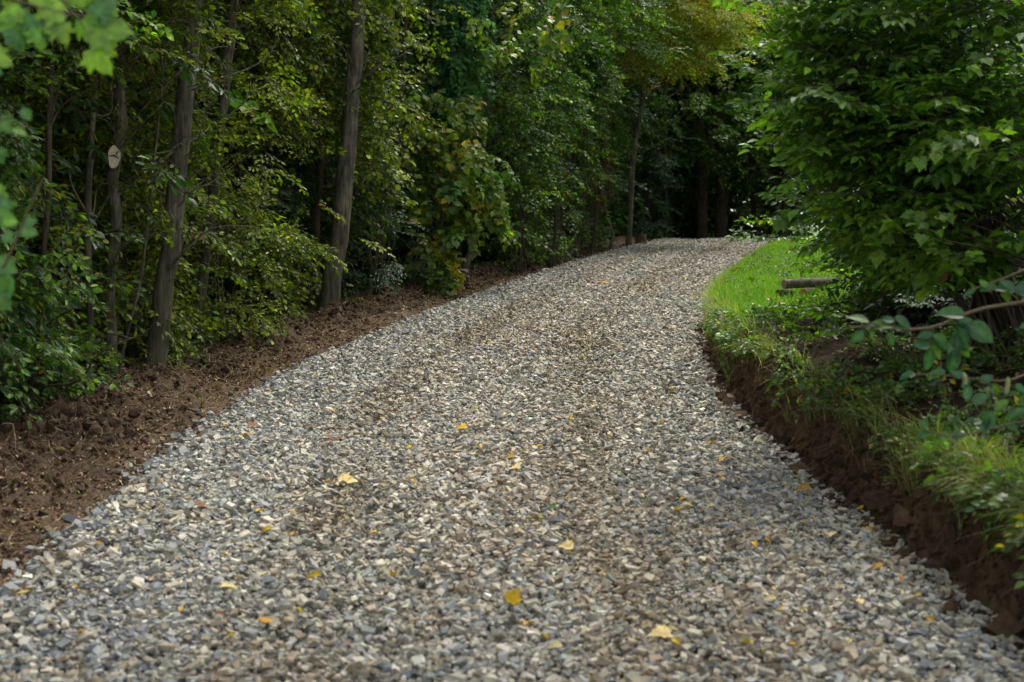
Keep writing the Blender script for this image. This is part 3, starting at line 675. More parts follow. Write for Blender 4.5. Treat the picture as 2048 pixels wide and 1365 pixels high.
# trees deeper in the wood: two crowns built once, copied with their trunks
def inner_tree(seed, h, rad, ncl, spr, pal, label, group, z0=.6, scale=(.9, 1.3)):
    rng = np.random.default_rng(seed); t = thing('wood_tree', label, 'tree', (0, 0, 0), group)
    ax = np.array([[0, 0, -.3], [rng.normal(0, .1), rng.normal(0, .1), h * .5], [rng.normal(0, .3), rng.normal(0, .3), h]])
    ln = smooth_line(ax, 30); V, Q = tube(ln, np.linspace(.13, .03, 30), 10, seed, .2)
    mesh_obj('trunk', V, [Q], M_barkbrown, parent=t, smooth=True)
    zc = z0 + (h + .3 - z0) * rng.random(ncl) ** .75; az = rng.uniform(0, 6.28, ncl); r = rad * np.sqrt(rng.uniform(.05, 1, ncl)) * np.interp(zc / h, [0, .2, .7, 1], [.7, 1, 1.15, 1.3])
    Cc = np.stack([r * np.sin(az), r * np.cos(az), zc], -1); per = 5
    P = np.repeat(Cc, per, 0) + rng.normal(0, .33, (ncl * per, 3)) * [1, 1, .6]; P[:, 2] = np.maximum(P[:, 2], .2)
    foliage('foliage', t, np.zeros(3), P, np.repeat(az, per) + rng.normal(0, .8, len(P)), rng.uniform(-.7, .2, len(P)), spr, pal, seed, scale, clear=False)
    limbs(rng, ln, Cc, np.zeros(3), t, M_barkbrown, .03, 3)
    return t
G2 = 'trees standing close behind the leafy edge of the wood'
A2 = [inner_tree(401, 7.5, 1.45, 150, 'mid', 'deep', 'shaded green tree close behind the front row of the wood', G2), inner_tree(402, 8, 1.5, 150, 'mid', 'deep', 'shaded green tree close behind the front row of the wood', G2)]  # deep palette: shade behind the front row put into the leaf colour
spots = []
rng = np.random.default_rng(77)
yv = 7.5
while yv < 44:
    spots.append((xl(yv) - 3.6 + rng.normal(0, .3), yv)); yv += 1.6 + rng.uniform(0, .5)
for k, (x, y) in enumerate(spots):
    s_ = 1.0 + .012 * y + rng.uniform(-.1, .1); loc = (x, y, gz(x, y) - .05)
    if k < 2:
        A2[k].location = loc; A2[k].scale = (s_,) * 3
    else: copy_thing(A2[k % 2], loc, rng.uniform(0, 6.28), s_)
G3 = 'trees deep in the dark wood'
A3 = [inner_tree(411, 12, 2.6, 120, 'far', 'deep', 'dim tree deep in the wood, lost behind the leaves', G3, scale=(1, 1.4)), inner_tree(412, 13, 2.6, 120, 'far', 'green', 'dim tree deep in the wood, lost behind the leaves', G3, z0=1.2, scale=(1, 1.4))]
spots = []
for row, (dx, st) in enumerate([(5.6, 2.6), (9.5, 3.4)]):
    yv = 4.0 + row
    while yv < 52: spots.append((xl(yv) - dx + rng.normal(0, .5), yv)); yv += st + rng.uniform(0, .7)
for k, (x, y) in enumerate(spots):
    loc = (x, y, gz(x, y) - .05); s_ = 1 + rng.uniform(-.12, .15)
    if k < 2: A3[k].location = loc; A3[k].scale = (s_,) * 3
    else: copy_thing(A3[k % 2], loc, rng.uniform(0, 6.28), s_)

# trees closing the view where the path bends away
G4 = 'dark trees beyond the crest of the path'
ENDT = [(1330, 46, 12, 'thin dark trunk beyond the crest, left of the two broad dark trunks'), (1403, 49, 30, 'broad dark trunk beyond the crest, left one of a close pair'), (1442, 50, 34, 'broad dark trunk beyond the crest, right one of a close pair'), (1505, 54, 16, 'thin dark trunk beyond the crest, right of the close pair'), (1570, 52, 22, 'dark trunk beyond the crest above the end of the gravel'), (1290, 52, 14, 'dim trunk beyond the crest right of the thin grey trunk')]
for k, (px, D, wpx, lb) in enumerate(ENDT):
    x = at(px, 400, D)[0]; pts = [(px, 520), (px + 3, 400), (px - 4, 250), (px + 6, 50)]
    t, ax, base, rg = make_tree('wood_tree', lb, 'tree', D, pts, wpx, wpx * .7, 13.5, M_barkbrown, None, 430 + k)
    Cc, P, A, pit = col_pts(rg, ax, base[2] + 3.2, 14.5, 2.6, 70, 5, .5)
    foliage('foliage', t, base, P, A, pit, 'far', 'deep' if k % 2 else 'green', 430 + k, (.8, 1.2), clear=False)
    limbs(rg, ax, Cc, base, t, M_barkbrown, .05, 3)
for k in range(26):
    x = rng.uniform(2, 26); y = rng.uniform(58, 80) if k % 2 else rng.uniform(52, 60)
    if xl(y) - 1.5 < x < xr(y) + 1.5: x += 6
    copy_thing(A3[k % 2], (x, y, gz(x, y)), rng.uniform(0, 6.28), rng.uniform(1.15, 1.5), 'dim tree deep in the wood, lost behind the leaves')
for k in range(16):     # far side, right
    y = rng.uniform(20, 56); x = xr(y) + rng.uniform(8.5, 14)
    copy_thing(A3[k % 2], (x, y, gz(x, y)), rng.uniform(0, 6.28), rng.uniform(.8, 1.1), 'dim tree deep in the wood, lost behind the leaves')
UND = [(1350, 47.5, 1.6, 2.4, 'deep', 'low dark bush beyond the crest, left of the close pair of trunks'), (1460, 49, 1.8, 2.2, 'green', 'low green bush beyond the crest under the close pair of trunks'), (1545, 51, 1.6, 3.0, 'deep', 'dark bush beyond the end of the gravel'), (1290, 44, 1.0, 3.4, 'deep', 'dark bush right of the thin grey trunk behind the stump')]
for k, (px, D, r_, h_, pal, lb) in enumerate(UND):
    make_bush('leafy_bush', lb, at(px, 400, D)[0], D, r_, h_, 50, 5, 'mid', pal, 470 + k, scale=(1, 1.5), spread=.4, face=None)

# the rest of the wood, beyond where single trees can be told apart
rng = np.random.default_rng(12); n = 6500
t_ = rng.random(n); P = np.zeros((n, 3)); A_ = rng.uniform(0, 6.28, n)
side = rng.random(n)
yb = rng.uniform(-4, 90, n); m1 = side < .42
P[:, 1] = yb; P[:, 0] = np.where(m1, xl(yb) - rng.uniform(13, 16, n), xr(yb) + rng.uniform(15, 19, n))
m3 = side > .72; P[m3, 1] = rng.uniform(86, 92, m3.sum()); P[m3, 0] = rng.uniform(-30, 60, m3.sum())
P[:, 2] = ground_z(P[:, 0], P[:, 1]) + rng.uniform(0, 17, n)
sprS = make_spray(99, T_round(), 2.2, .36, 10, .3, .6, .4, 6)
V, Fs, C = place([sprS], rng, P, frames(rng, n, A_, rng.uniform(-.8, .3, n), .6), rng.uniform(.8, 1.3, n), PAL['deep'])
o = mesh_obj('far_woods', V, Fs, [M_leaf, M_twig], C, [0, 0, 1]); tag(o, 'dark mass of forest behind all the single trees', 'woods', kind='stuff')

# ------------------------------------------------------------------ right side shrubs on the bank
def blob_shrub(name, label, base_xy, blobs, spr, pal, seed, cat='shrub', scale=(.8, 1.2), stems=(), leafm=None, sprd=.2, bark=M_twig, shoots=()):
    """blobs: (x,y,z,rx,ry,rz,n clusters, per)"""
    rng = np.random.default_rng(seed); x, y = base_xy; base = np.array([x, y, gz(x, y)])
    t = thing(name, label, cat, base); Ps, As, Cs_ = [], [], []
    for (bx, by, bz, rx, ry, rz, nc_, per) in blobs:
        d = rng.normal(0, 1, (nc_, 3)); d /= np.linalg.norm(d, axis=1, keepdims=True); r = rng.uniform(.2, 1, (nc_, 1)) ** .45
        Cc = np.array([bx, by, bz]) + d * r * [rx, ry, rz]; Cs_.append(Cc)
        P = np.repeat(Cc, per, 0) + rng.normal(0, sprd, (nc_ * per, 3)) * [1, 1, .5]
        az = np.arctan2(P[:, 0] - x, P[:, 1] - y) + rng.normal(0, .6, len(P)); Ps.append(P); As.append(az)
    P = np.concatenate(Ps); A = np.concatenate(As); Cc = np.concatenate(Cs_); pit = rng.uniform(-.35, .3, len(P))
    P[:, 2] = np.maximum(P[:, 2], ground_z(P[:, 0], P[:, 1]) + .08)
    for (ax_, ay_, tx_, ty_, D_) in shoots:      # long single shoots made of sprays end to end
        a_, b2_ = at(ax_, ay_, D_), at(tx_, ty_, D_ - .15); dd_ = b2_ - a_; m_ = max(1, int(np.linalg.norm(dd_) / .2)); az_ = math.atan2(dd_[0], dd_[1]); pt_ = math.asin(dd_[2] / np.linalg.norm(dd_))
        P = np.concatenate([P, a_ + dd_ * (np.arange(m_) / m_)[:, None] * .75]); A = np.concatenate([A, np.full(m_, az_)]); pit = np.concatenate([pit, np.full(m_, pt_ + .1)]); Cc = np.concatenate([Cc, (a_ + dd_ * .9)[None]])
    foliage('foliage', t, base, P, A, pit, spr, pal, seed, scale, clear=False, leafm=leafm)
    lst = []
    for st in stems: lst.append(tube(smooth_line(st, 14), np.linspace(.022, .006, 14), 8, seed, .15))
    for c_ in Cc:
        f = .35; b_ = base + (c_ - base) * [f * .6, f * .6, f]; b_[2] = max(b_[2], gz(b_[0], b_[1]) + .03)
        if rng.random() < .45: lst.append(tube(smooth_line([base + [rng.normal(0, .13), rng.normal(0, .13), -.05], b_, (b_ + c_) / 2 + [0, 0, .1], c_], 9), np.linspace(.012, .003, 9), 5))
    V, Q = tubes(lst); mesh_obj('stems', V, [Q], bark, parent=t, base=base, smooth=True)
    return t
# the big bush over the bend
def b_(px, py, D, rx, ry, rz, n, per): p = at(px, py, D); return (p[0], p[1], p[2], rx, ry, rz, n, per)
blob_shrub('hornbeam_bush', 'big bright green bush reaching over the bend of the path from the right', (2.75, 7.9),
    [b_(1830, 60, 7.9, .55, .6, .75, 34, 5), b_(1745, 80, 7.7, .22, .4, .25, 9, 4), b_(1750, 240, 7.6, .25, .4, .22, 12, 4), b_(1830, 260, 7.8, .36, .5, .4, 20, 5), b_(1830, 390, 7.8, .24, .5, .25, 13, 4), b_(1880, 480, 7.9, .24, .45, .2, 9, 4),
     b_(1730, 345, 7.6, .10, .2, .15, 4, 3), b_(1790, -140, 8, .7, .7, .5, 18, 5)],
    'bush', 'bushr', 501, scale=(.8, 1.1), leafm=M_near, sprd=.10, shoots=[(1620, 195, 1480, 128, 7.6), (1640, 215, 1505, 203, 7.5), (1650, 320, 1560, 362, 7.6), (1640, 290, 1560, 265, 7.6), (1690, 90, 1580, 30, 7.6), (1690, 130, 1600, 105, 7.7), (1660, 420, 1570, 395, 7.8)],
    stems=[[np.array([2.75, 7.9, gz(2.75, 7.9) - .05]), at(1860, 350, 7.9), at(1780, 150, 7.9), at(1740, -50, 8)], [np.array([2.8, 7.9, gz(2.8, 7.9) - .05]), at(1900, 300, 8), at(1880, -50, 8)], [np.array([2.7, 7.9, gz(2.7, 7.9) - .05]), at(1810, 450, 7.8), at(1720, 200, 7.7), at(1690, 80, 7.7)]])
blob_shrub('hornbeam_bush', 'low leafy shoots poking out over the grass edge at the bend', (2.55, 9.4),
    [b_(1700, 465, 9.2, .04, .15, .03, 1, 2), b_(1920, 500, 9.2, .1, .3, .15, 3, 3)],
    'bush', 'bushr', 502, scale=(.55, .8), leafm=M_near, sprd=.08, shoots=[(1660, 452, 1455, 438, 9.2), (1650, 480, 1425, 468, 9.1), (1720, 560, 1600, 520, 9.0), (1740, 640, 1540, 610, 9.0)])
blob_shrub('field_maple', 'darker bush with lobed leaves filling the right edge', (3.3, 7.4),
    [b_(1930, 180, 7.3, .4, .5, .6, 4, 3), b_(1900, 370, 7.2, .4, .4, .25, 3, 2), b_(1860, 440, 7.1, .3, .4, .12, 4, 2), b_(1960, 480, 7.0, .35, .3, .08, 3, 2), b_(2060, 200, 7.2, .4, .5, .8, 5, 3)],
    'mpl', 'bushr', 503, scale=(.5, .75), leafm=M_leaf, sprd=.16)
blob_shrub('hornbeam_bush', 'leafy bush with layered level sprays at the right edge behind the lobed leaves', (3.35, 8.0),
    [b_(2000, 100, 7.9, .45, .5, .8, 30, 5), b_(1930, 290, 7.6, .5, .4, .10, 16, 4), b_(1960, 400, 7.6, .45, .4, .10, 8, 3), b_(2060, 300, 7.7, .4, .5, .3, 14, 4), b_(1930, 515, 7.4, .2, .3, .04, 6, 3), b_(1980, 520, 7.4, .35, .3, .04, 7, 3)],
    'bush', 'bushr', 506, scale=(.8, 1.15), leafm=M_near, sprd=.10)
blob_shrub('hornbeam_bush', 'dark leafy thicket in the shade behind the right-hand bushes', (4.0, 10.5),
    [b_(1950, 250, 10.6, 1.0, .7, 1.4, 80, 5), b_(1930, 520, 10.2, .3, .4, .25, 22, 4), b_(2060, 560, 9.6, .7, .6, .4, 40, 5)],
    'horn', 'deep', 504, scale=(.8, 1.2), sprd=.18)
blob_shrub('hornbeam_bush', 'sparse dark shoots in front of the mossy ground right of the logs', (2.9, 9.0),
    [b_(1900, 610, 8.8, .08, .3, .05, 3, 3), b_(1960, 600, 8.6, .2, .3, .12, 8, 4)],
    'bush', 'deep', 505, scale=(.4, .65), sprd=.10)
# added shade trees right of the frame; the tall one, unseen, darkens bank and foreground
for q, (tx, ty, bl, lb) in enumerate([(5.2, 6.4, [(5.6, 6.6, 4.4, 1.5, 1.8, 1.1, 60, 5), (5.8, 9.2, 4.0, 1.3, 1.6, 1.3, 50, 5), (1.2, 6.0, 7.4, 3.0, 1.6, .6, 80, 4)], 'tall shade tree beyond the right edge over the bank'), (5.6, 11.5, [(5.6, 11.6, 3.6, 1.3, 1.4, 1.8, 70, 5)], 'shaded tree in the dark behind the right-hand bushes')]):
    rg = np.random.default_rng(520 + q); base = np.array([tx, ty, gz(tx, ty)]); t = thing('added_shade_tree', lb, 'tree', base)
    ln = smooth_line([base - [0, 0, .1], base + [.1, 0, 2.5], base + [0, .1, 5], base + [-.1, .1, 7.6 if q == 0 else 5.4]], 24); V, Q = tube(ln, np.linspace(.14, .05, 24), 12, q, .2); mesh_obj('trunk', V, [Q], M_barkbrown, parent=t, base=base, smooth=True)
    Ps, As, Cs_ = [], [], []
    for (bx, by, bz, rx, ry, rz, nc_, per) in bl:
        d = rg.normal(0, 1, (nc_, 3)); d /= np.linalg.norm(d, axis=1, keepdims=True); Cc = np.array([bx, by, bz]) + d * rg.uniform(.2, 1, (nc_, 1)) ** .45 * [rx, ry, rz]; Cs_.append(Cc)
        P = np.repeat(Cc, per, 0) + rg.normal(0, .3, (nc_ * per, 3)); Ps.append(P); As.append(rg.uniform(0, 6.28, len(P)))
    P = np.concatenate(Ps); foliage('foliage', t, base, P, np.concatenate(As), rg.uniform(-.5, .3, len(P)), 'far', 'deep', 520 + q, clear=False)
    limbs(rg, ln, np.concatenate(Cs_), base, t, M_barkbrown, .04, 3)

# ------------------------------------------------------------------ near branches with single leaves
def fine_leaves(rng, spec, leafset, colors):
    """spec: (point, direction, size, up).  one mesh's arrays"""
    Vs, Q4, F3, Cs = [], [], [], []; o = 0
    for k, (p, d, s_, up) in enumerate(spec):
        LV, LF, LB = leafset[k % len(leafset)]
        v = (LV * s_) @ frame(d, np.asarray(up, float)).T + p; Vs.append(v); c = np.array(colors[k % len(colors)]) * rng.uniform(.8, 1.2)
        Cs.append(np.clip(c[None] * LB[:, None], 0, 1))
        for f in LF: (Q4 if f.shape[1] == 4 else F3).append(f + o)
        o += len(v)
    return np.concatenate(Vs), [np.concatenate(Q4) if Q4 else np.zeros((0, 4), int), np.concatenate(F3) if F3 else np.zeros((0, 3), int)], np.concatenate(Cs)

rng = np.random.default_rng(8)
DB = 4.6
bx, by = 2.55, 5.0; base = np.array([bx, by, gz(bx, by)])
t = thing('dogwood_shrub', 'right-edge shrub with bare pale twigs and big oval leaves over the bank', 'shrub', base)
root = base - [0, 0, .05]
def pl(*pp): return [at(*p) if len(p) == 3 else at(p[0], p[1], DB) for p in pp]
main = [root, base + [0, 0, .45], base + [-.12, -.05, .9]] + pl((2190, 575, 4.8), (2120, 595, 4.7), (2048, 604), (1935, 622), (1893, 650), (1862, 658), (1808, 662), (1770, 655), (1735, 650), (1700, 655))
second = [root, base + [.05, 0, .6], base + [0, 0, 1.1]] + pl((2180, 480, 4.9), (2048, 540), (2000, 565), (1940, 582))
low = [root, base + [0, -.02, .3]] + pl((2180, 800, 4.8), (2048, 822), (1985, 822), (1930, 800))
low2 = [root, base + [-.05, 0, .2]] + pl((2150, 830, 4.7), (2048, 840), (1985, 858), (1900, 880), (1850, 862))
lowt = [root] + pl((2100, 700, 4.8), (2040, 770), (1960, 765), (1880, 740), (1820, 748))
mainl = smooth_line(main, 50)
lst = [tube(mainl, np.linspace(.013, .0035, 50), 8, 1, .15), tube(smooth_line(second, 36), np.linspace(.011, .0022, 36), 7), tube(smooth_line(low, 24), np.linspace(.008, .002, 24), 6), tube(smooth_line(low2, 26), np.linspace(.008, .0018, 26), 6), tube(smooth_line(lowt, 26), np.linspace(.008, .0018, 26), 6)]
def lf(px, py, tx, ty, D=DB, up=None, dd=0):
    a = at(px, py, D); b = at(tx, ty, D + dd); return (a, b - a, np.linalg.norm(b - a), up if up is not None else (rng.normal(0, .3), -.8, .7))
# (base px) -> (tip px), upright-facing leaves
LS = [lf(1905, 640, 1948, 648, dd=.03), lf(1930, 632, 1880, 622), lf(1915, 640, 1955, 672), lf(1918, 640, 1890, 645), lf(1925, 645, 1920, 700, up=(0, -1, .3)), lf(1935, 650, 1985, 680), lf(1910, 665, 1915, 700), lf(1912, 690, 1940, 712, up=(0, -1, .3)), lf(1918, 680, 1900, 715), lf(1922, 690, 1945, 700), lf(1908, 700, 1905, 745, up=(.1, -1, .2)), lf(1925, 700, 1945, 695),
      lf(1866, 668, 1836, 674), lf(1866, 670, 1898, 698, up=(0, -.9, .5)), lf(1862, 692, 1830, 690, up=(0, -.8, .6)), lf(1862, 692, 1882, 718, up=(.2, -1, .4)), lf(1860, 700, 1855, 738, up=(0, -1, .15)), lf(1864, 672, 1890, 700),
      lf(1790, 655, 1820, 662), lf(1786, 655, 1735, 650, up=(0, -.6, .8)), lf(1790, 635, 1822, 655, up=(.2, -.7, .7)), lf(1778, 665, 1785, 690, up=(0, -1, 0)), lf(1760, 650, 1738, 660), lf(1738, 645, 1700, 633, up=(0, -.5, .9)), lf(1725, 662, 1705, 685, up=(0, -1, .1)), lf(1742, 660, 1745, 678, up=(0, -1, .1)), lf(1765, 640, 1790, 640), lf(1750, 645, 1762, 652),
      lf(2030, 583, 1992, 574), lf(2030, 583, 2003, 562), lf(2030, 583, 2060, 570), lf(2034, 586, 2056, 592), lf(2030, 583, 2062, 588),
      lf(1990, 572, 1962, 580), lf(1950, 582, 1930, 590), lf(1975, 575, 1960, 562),
      lf(2062, 650, 2040, 655), lf(2050, 820, 2020, 835), lf(1985, 822, 1968, 850, up=(0, -1, .2)), lf(1990, 822, 2015, 800), lf(1932, 800, 1938, 770), lf(1945, 806, 1975, 790), lf(1980, 835, 1965, 855), lf(1900, 880, 1872, 868), lf(1905, 878, 1930, 868), lf(1860, 864, 1835, 876), lf(1852, 860, 1842, 840), lf(1880, 870, 1868, 892), lf(1960, 862, 1985, 845), lf(2010, 850, 2040, 862),
      lf(1890, 742, 1865, 748), lf(1880, 742, 1858, 758), lf(1930, 755, 1905, 745), lf(1940, 758, 1925, 775), lf(1960, 765, 1985, 752), lf(1985, 768, 2000, 785, up=(0, -1, .1)), lf(2030, 770, 2050, 785), lf(1830, 748, 1805, 752), lf(1820, 748, 1800, 758)]
for a_, b_2 in ((LS[28][0], at(2036, 604, DB)), (at(1866, 668, DB), at(1866, 657, DB)), (at(1790, 635, DB), at(1788, 660, DB)), (at(1862, 692, DB), at(1864, 668, DB)), (at(1912, 700, DB), at(1914, 640, DB))):
    lst.append(tube([a_, b_2], [.002, .0025], 5))
V, Q = tubes(lst); mesh_obj('twigs', V, [Q], M_greentwig, parent=t, base=base, smooth=True)
LS = [(p_, d_, s_ * 1.12, u_) for p_, d_, s_, u_ in LS]
V, Fs, C = fine_leaves(rng, LS, [T_fine(.31, 8, .12, .10), T_fine(.28, 8, .2, .16), T_fine(.33, 8, .08, .08)], [(.045, .13, .055), (.055, .14, .045), (.04, .115, .05), (.09, .18, .02)])
mesh_obj('foliage', V, Fs, M_near, C, parent=t, base=base, smooth=True)
# pale catkin-like fruits
for (px, py, p2, q2) in ((1926, 745, 1932, 772), (2016, 755, 2012, 790)):
    a_, b2 = at(px, py, DB), at(p2, q2, DB); ln = smooth_line([a_, (a_ + b2) / 2 + [.003, 0, 0], b2], 9)
    V, Q = tube(ln, np.array([.003, .006, .008, .0085, .0085, .008, .007, .006, .002]), 8, 3, .3)
    ck = mesh_obj('catkin', V, [Q], vcol_mat('catkin', 200, .2, .7), np.tile([.30, .34, .14], (len(V), 1)), parent=t, base=base)

# near maple at upper left
base = np.array([-2.35, 3.4, gz(-2.35, 3.4)])
t = thing('maple_tree', 'maple hanging blurred bright lobed leaves into the top left corner', 'tree', base)
DM = 3.3
ln = smooth_line([base - [0, 0, .1], base + [-.05, 0, 1.6], base + [.1, 0, 3.2], base + [.0, .1, 5.0]], 30); V, Q = tube(ln, np.linspace(.11, .05, 30), 14, 5, .2)
mesh_obj('trunk', V, [Q], M_barkgrey, parent=t, base=base, smooth=True)
def am(px, py, D=DM): return at(px, py, D)
lst = [tube(smooth_line([ln[16], am(-150, -60), am(20, -10), am(100, 40), am(160, 45), am(205, 40)], 24), np.linspace(.018, .002, 24), 6),
       tube(smooth_line([ln[17], am(-60, -90), am(60, -60), am(150, -20), am(190, 60), am(195, 100)], 24), np.linspace(.016, .0015, 24), 6),
       tube(smooth_line([ln[8], am(-130, 560), am(-30, 600), am(15, 540), am(40, 440), am(70, 400), am(85, 360)], 24), np.linspace(.014, .002, 24), 6),
       tube(smooth_line([ln[12], am(-130, 300), am(-30, 240), am(20, 235)], 14), np.linspace(.014, .002, 14), 6),
       tube(smooth_line([ln[9], am(-130, 470), am(-50, 440), am(0, 430)], 14), np.linspace(.014, .002, 14), 6)]
V, Q = tubes(lst); mesh_obj('branches', V, [Q], M_greentwig, parent=t, base=base, smooth=True)
def ml(px, py, tx, ty, D=DM, up=(0, -1, .25), dd=0): return lf(px, py, tx, ty, D, up, dd)
MS = [ml(180, 55, 268, 60, up=(-.1, -1, .35)), ml(205, 45, 225, 108, up=(.2, -1, .3)), ml(185, 30, 235, -5), ml(165, 40, 188, 92, up=(-.5, -1, .2)), ml(185, 100, 222, 152, up=(-.4, -.8, .5)), ml(130, 20, 60, -20), ml(110, 40, 85, 85, up=(.4, -.8, .4)), ml(95, 45, 130, 40), ml(95, 35, 60, 60), ml(115, 50, 135, 92, up=(0, -.8, .5)), ml(60, 30, 25, 65), ml(35, 40, 20, 100, up=(.5, -.9, .2)), ml(40, 15, -10, 40), ml(70, 10, 100, -30), ml(30, 60, 45, 108, up=(.6, -.7, .3)), ml(75, 60, 85, 105, up=(.5, -.9, .2)), ml(150, 10, 150, -50),
      ml(-20, 110, 26, 130), ml(-15, 135, 5, 150)]
MS2 = [ml(45, 218, 62, 242, up=(-.4, -.7, .7)), ml(0, 240, 26, 268), ml(25, 258, 55, 270, up=(0, -.5, .8)), ml(-5, 300, 5, 330), ml(42, 460, 74, 468, up=(0, -1, .3)), ml(-10, 380, 16, 395), ml(-5, 400, 22, 410), ml(-20, 410, 30, 455, up=(0, -1, .2)), ml(5, 440, 36, 445), ml(10, 470, 30, 485), ml(-10, 520, 34, 545, up=(0, -1, .3)), ml(-10, 530, 10, 570), ml(-5, 545, 18, 600), ml(-20, 580, 22, 622, up=(0, -1, .2)), ml(10, 560, 0, 585), ml(50, 445, 75, 440)]
bright = [(.24, .42, .04), (.28, .45, .05), (.09, .22, .06), (.16, .34, .04)]
V1, F1, C1 = fine_leaves(rng, MS, [T_maplefine()], bright)
V2, F2, C2 = fine_leaves(rng, MS2, [T_fine(.42, 8, .15, .08), T_maplefine()], [(.10, .24, .07), (.12, .27, .06), (.20, .40, .04)])
o1 = len(V1)
mesh_obj('foliage', np.concatenate([V1, V2]), [F1[0], F1[1], F2[0] + o1, F2[1] + o1], M_near, np.concatenate([C1, C2]), parent=t, base=base, smooth=True)

# ------------------------------------------------------------------ verge: clods, roots, litter
rng = np.random.default_rng(21)
n = 30000; y = 4.5 + 34 * rng.random(n) ** 1.5; dlv = np.abs(rng.normal(.85, .45, n)); k = (dlv > .06) & (fbm(dlv * 3, y * 1.5, 88, 3) + rng.normal(0, .12, n) > -.02); y, dlv = y[k], dlv[k]; n = len(y)
x = xl(y) - dlv; s_ = .0105 * np.exp(np.clip(rng.normal(0, .6, n), -2, .95)) * (1 + .4 * sstep(.6, 1, dlv)); z = ground_z(x, y) + s_ * .15
v, f, c = lumps(rng, np.stack([x, y, z], -1), s_, np.stack([rng.uniform(.8, 1.3, n), rng.uniform(.7, 1, n), rng.uniform(.5, .85, n)], -1), .6, np.array([.12, .075, .045]) * rng.uniform(.3, 1.35, (n, 1)), (CUB, CUBF), .5)
n = 5200; y = 4.5 + 30 * rng.random(n) ** 1.4; x = xl(y) - rng.normal(.95, .2, n) * np.interp(y, [0, 20, 30], [1, .95, .6]); kk = fbm(x * 1.5, y * 1.2, 123, 3) > -.04; x, y = x[kk], y[kk]; n = len(x)
s2 = .022 * np.exp(np.clip(rng.normal(0, .5, n), -1, .7)); v2, f2, c2 = lumps(rng, np.stack([x, y, ground_z(x, y) + s2 * rng.uniform(-.1, 1.0, n)], -1), s2, np.stack([rng.uniform(.8, 1.3, n), rng.uniform(.7, 1, n), rng.uniform(.5, .9, n)], -1), .8, np.array([.135, .088, .054]) * rng.uniform(.3, 1.1, (n, 1)), (ICO, ICOF), .38)
f = np.concatenate([f, f2 + len(v)]); v = np.concatenate([v, v2]); c = np.concatenate([c, c2])
o = mesh_obj('soil_clods', v, [f], M_soil, c); tag(o, 'brown crumbled soil clods heaped along the left verge', 'soil', kind='stuff')

def strands(rng, P, az, pitch, length, rad, nseg, wob, sides=3):
    n = len(P); Vs = np.zeros((n, nseg + 1, 3)); Vs[:, 0] = P; a = az.copy(); p_ = pitch.copy()
    for q in range(nseg):
        a = a + rng.normal(0, wob, n); p_ = p_ + rng.normal(0, wob * .6, n)
        d = np.stack([np.sin(a) * np.cos(p_), np.cos(a) * np.cos(p_), np.sin(p_)], -1); Vs[:, q + 1] = Vs[:, q] + d * (length / nseg)[:, None]
    return Vs
def strand_mesh(Pn, rad):
    """flat-sided thin tubes with triangular section"""
    n, m_, _ = Pn.shape; th = np.array([0, 2.09, 4.19]); T = np.gradient(Pn, axis=1); T /= np.linalg.norm(T, axis=2, keepdims=True) + 1e-9
    ref = np.array([.3, .2, 1.0]); A = np.cross(T, ref); A /= np.linalg.norm(A, axis=2, keepdims=True) + 1e-9; B = np.cross(T, A)
    rr = (rad[:, None] * np.linspace(1, .35, m_)[None])[..., None, None]
    V = Pn[:, :, None, :] + rr * (np.cos(th)[None, None, :, None] * A[:, :, None] + np.sin(th)[None, None, :, None] * B[:, :, None])
    i = (np.arange(n) * m_ * 3)[:, None, None] + (np.arange(m_ - 1) * 3)[None, :, None]; j = np.arange(3)[None, None]; k = (j + 1) % 3
    Q = np.stack([i + j, i + k, i + 3 + k, i + 3 + j], -1).reshape(-1, 4)
    return V.reshape(-1, 3), Q
n = 8500; y = 4.5 + 32 * rng.random(n) ** 1.5; dlv = np.abs(rng.normal(.85, .4, n)) + .05; x = xl(y) - dlv; z = ground_z(x, y) + .012
Pn = strands(rng, np.stack([x, y, z], -1), rng.uniform(0, 6.28, n), rng.uniform(-.1, .5, n), rng.uniform(.04, .26, n), None, 6, .6)
g_ = ground_z(Pn[..., 0], Pn[..., 1]) + .006; Pn[..., 2] = np.clip(Pn[..., 2], g_, g_ + .09)
V, Q = strand_mesh(Pn, rng.uniform(.0012, .0035, n)); cc = np.array([(.16, .11, .065), (.38, .29, .17), (.09, .06, .035)])[rng.integers(0, 3, n)] * rng.uniform(.6, 1.3, (n, 1))
o = mesh_obj('root_litter', V, [Q], M_root, np.repeat(cc, 21, 0)); tag(o, 'torn roots and dry stalks strewn over the brown verge', 'roots', kind='stuff')
n = 24000; y = 4.2 + 32 * rng.random(n) ** 1.4; dlv = np.abs(rng.normal(.65, .5, n)) + .03; x = xl(y) - dlv; z = ground_z(x, y) + .018
def flat_leaves(rng, P, size, cols, tmpl, tilt=.35):
    LV, LF, LB = tmpl; n = len(P); k = len(LV); C0 = LV - LV.mean(0)
    v = np.einsum('nij,nkj->nki', rotmats(rng, n, tilt) , C0[None] * size[:, None, None] * np.array([1, 1, 1.6])) + P[:, None]
    fs = [(f[None] + (np.arange(n) * k)[:, None, None]).reshape(-1, f.shape[1]) for f in LF]
    return v.reshape(-1, 3), fs, np.repeat(cols, k, 0)
cc = np.array([(.38, .26, .16), (.26, .14, .08), (.60, .49, .33), (.14, .09, .055), (.55, .42, .10)])[rng.choice(5, n, p=[.3, .3, .16, .2, .04])] * rng.uniform(.6, 1.15, (n, 1))
v, fs, c = flat_leaves(rng, np.stack([x, y, z], -1), rng.uniform(.008, .03, n) * (1 + 1.3 * (rng.random(n) < .08)), cc, T_simple(), .5)
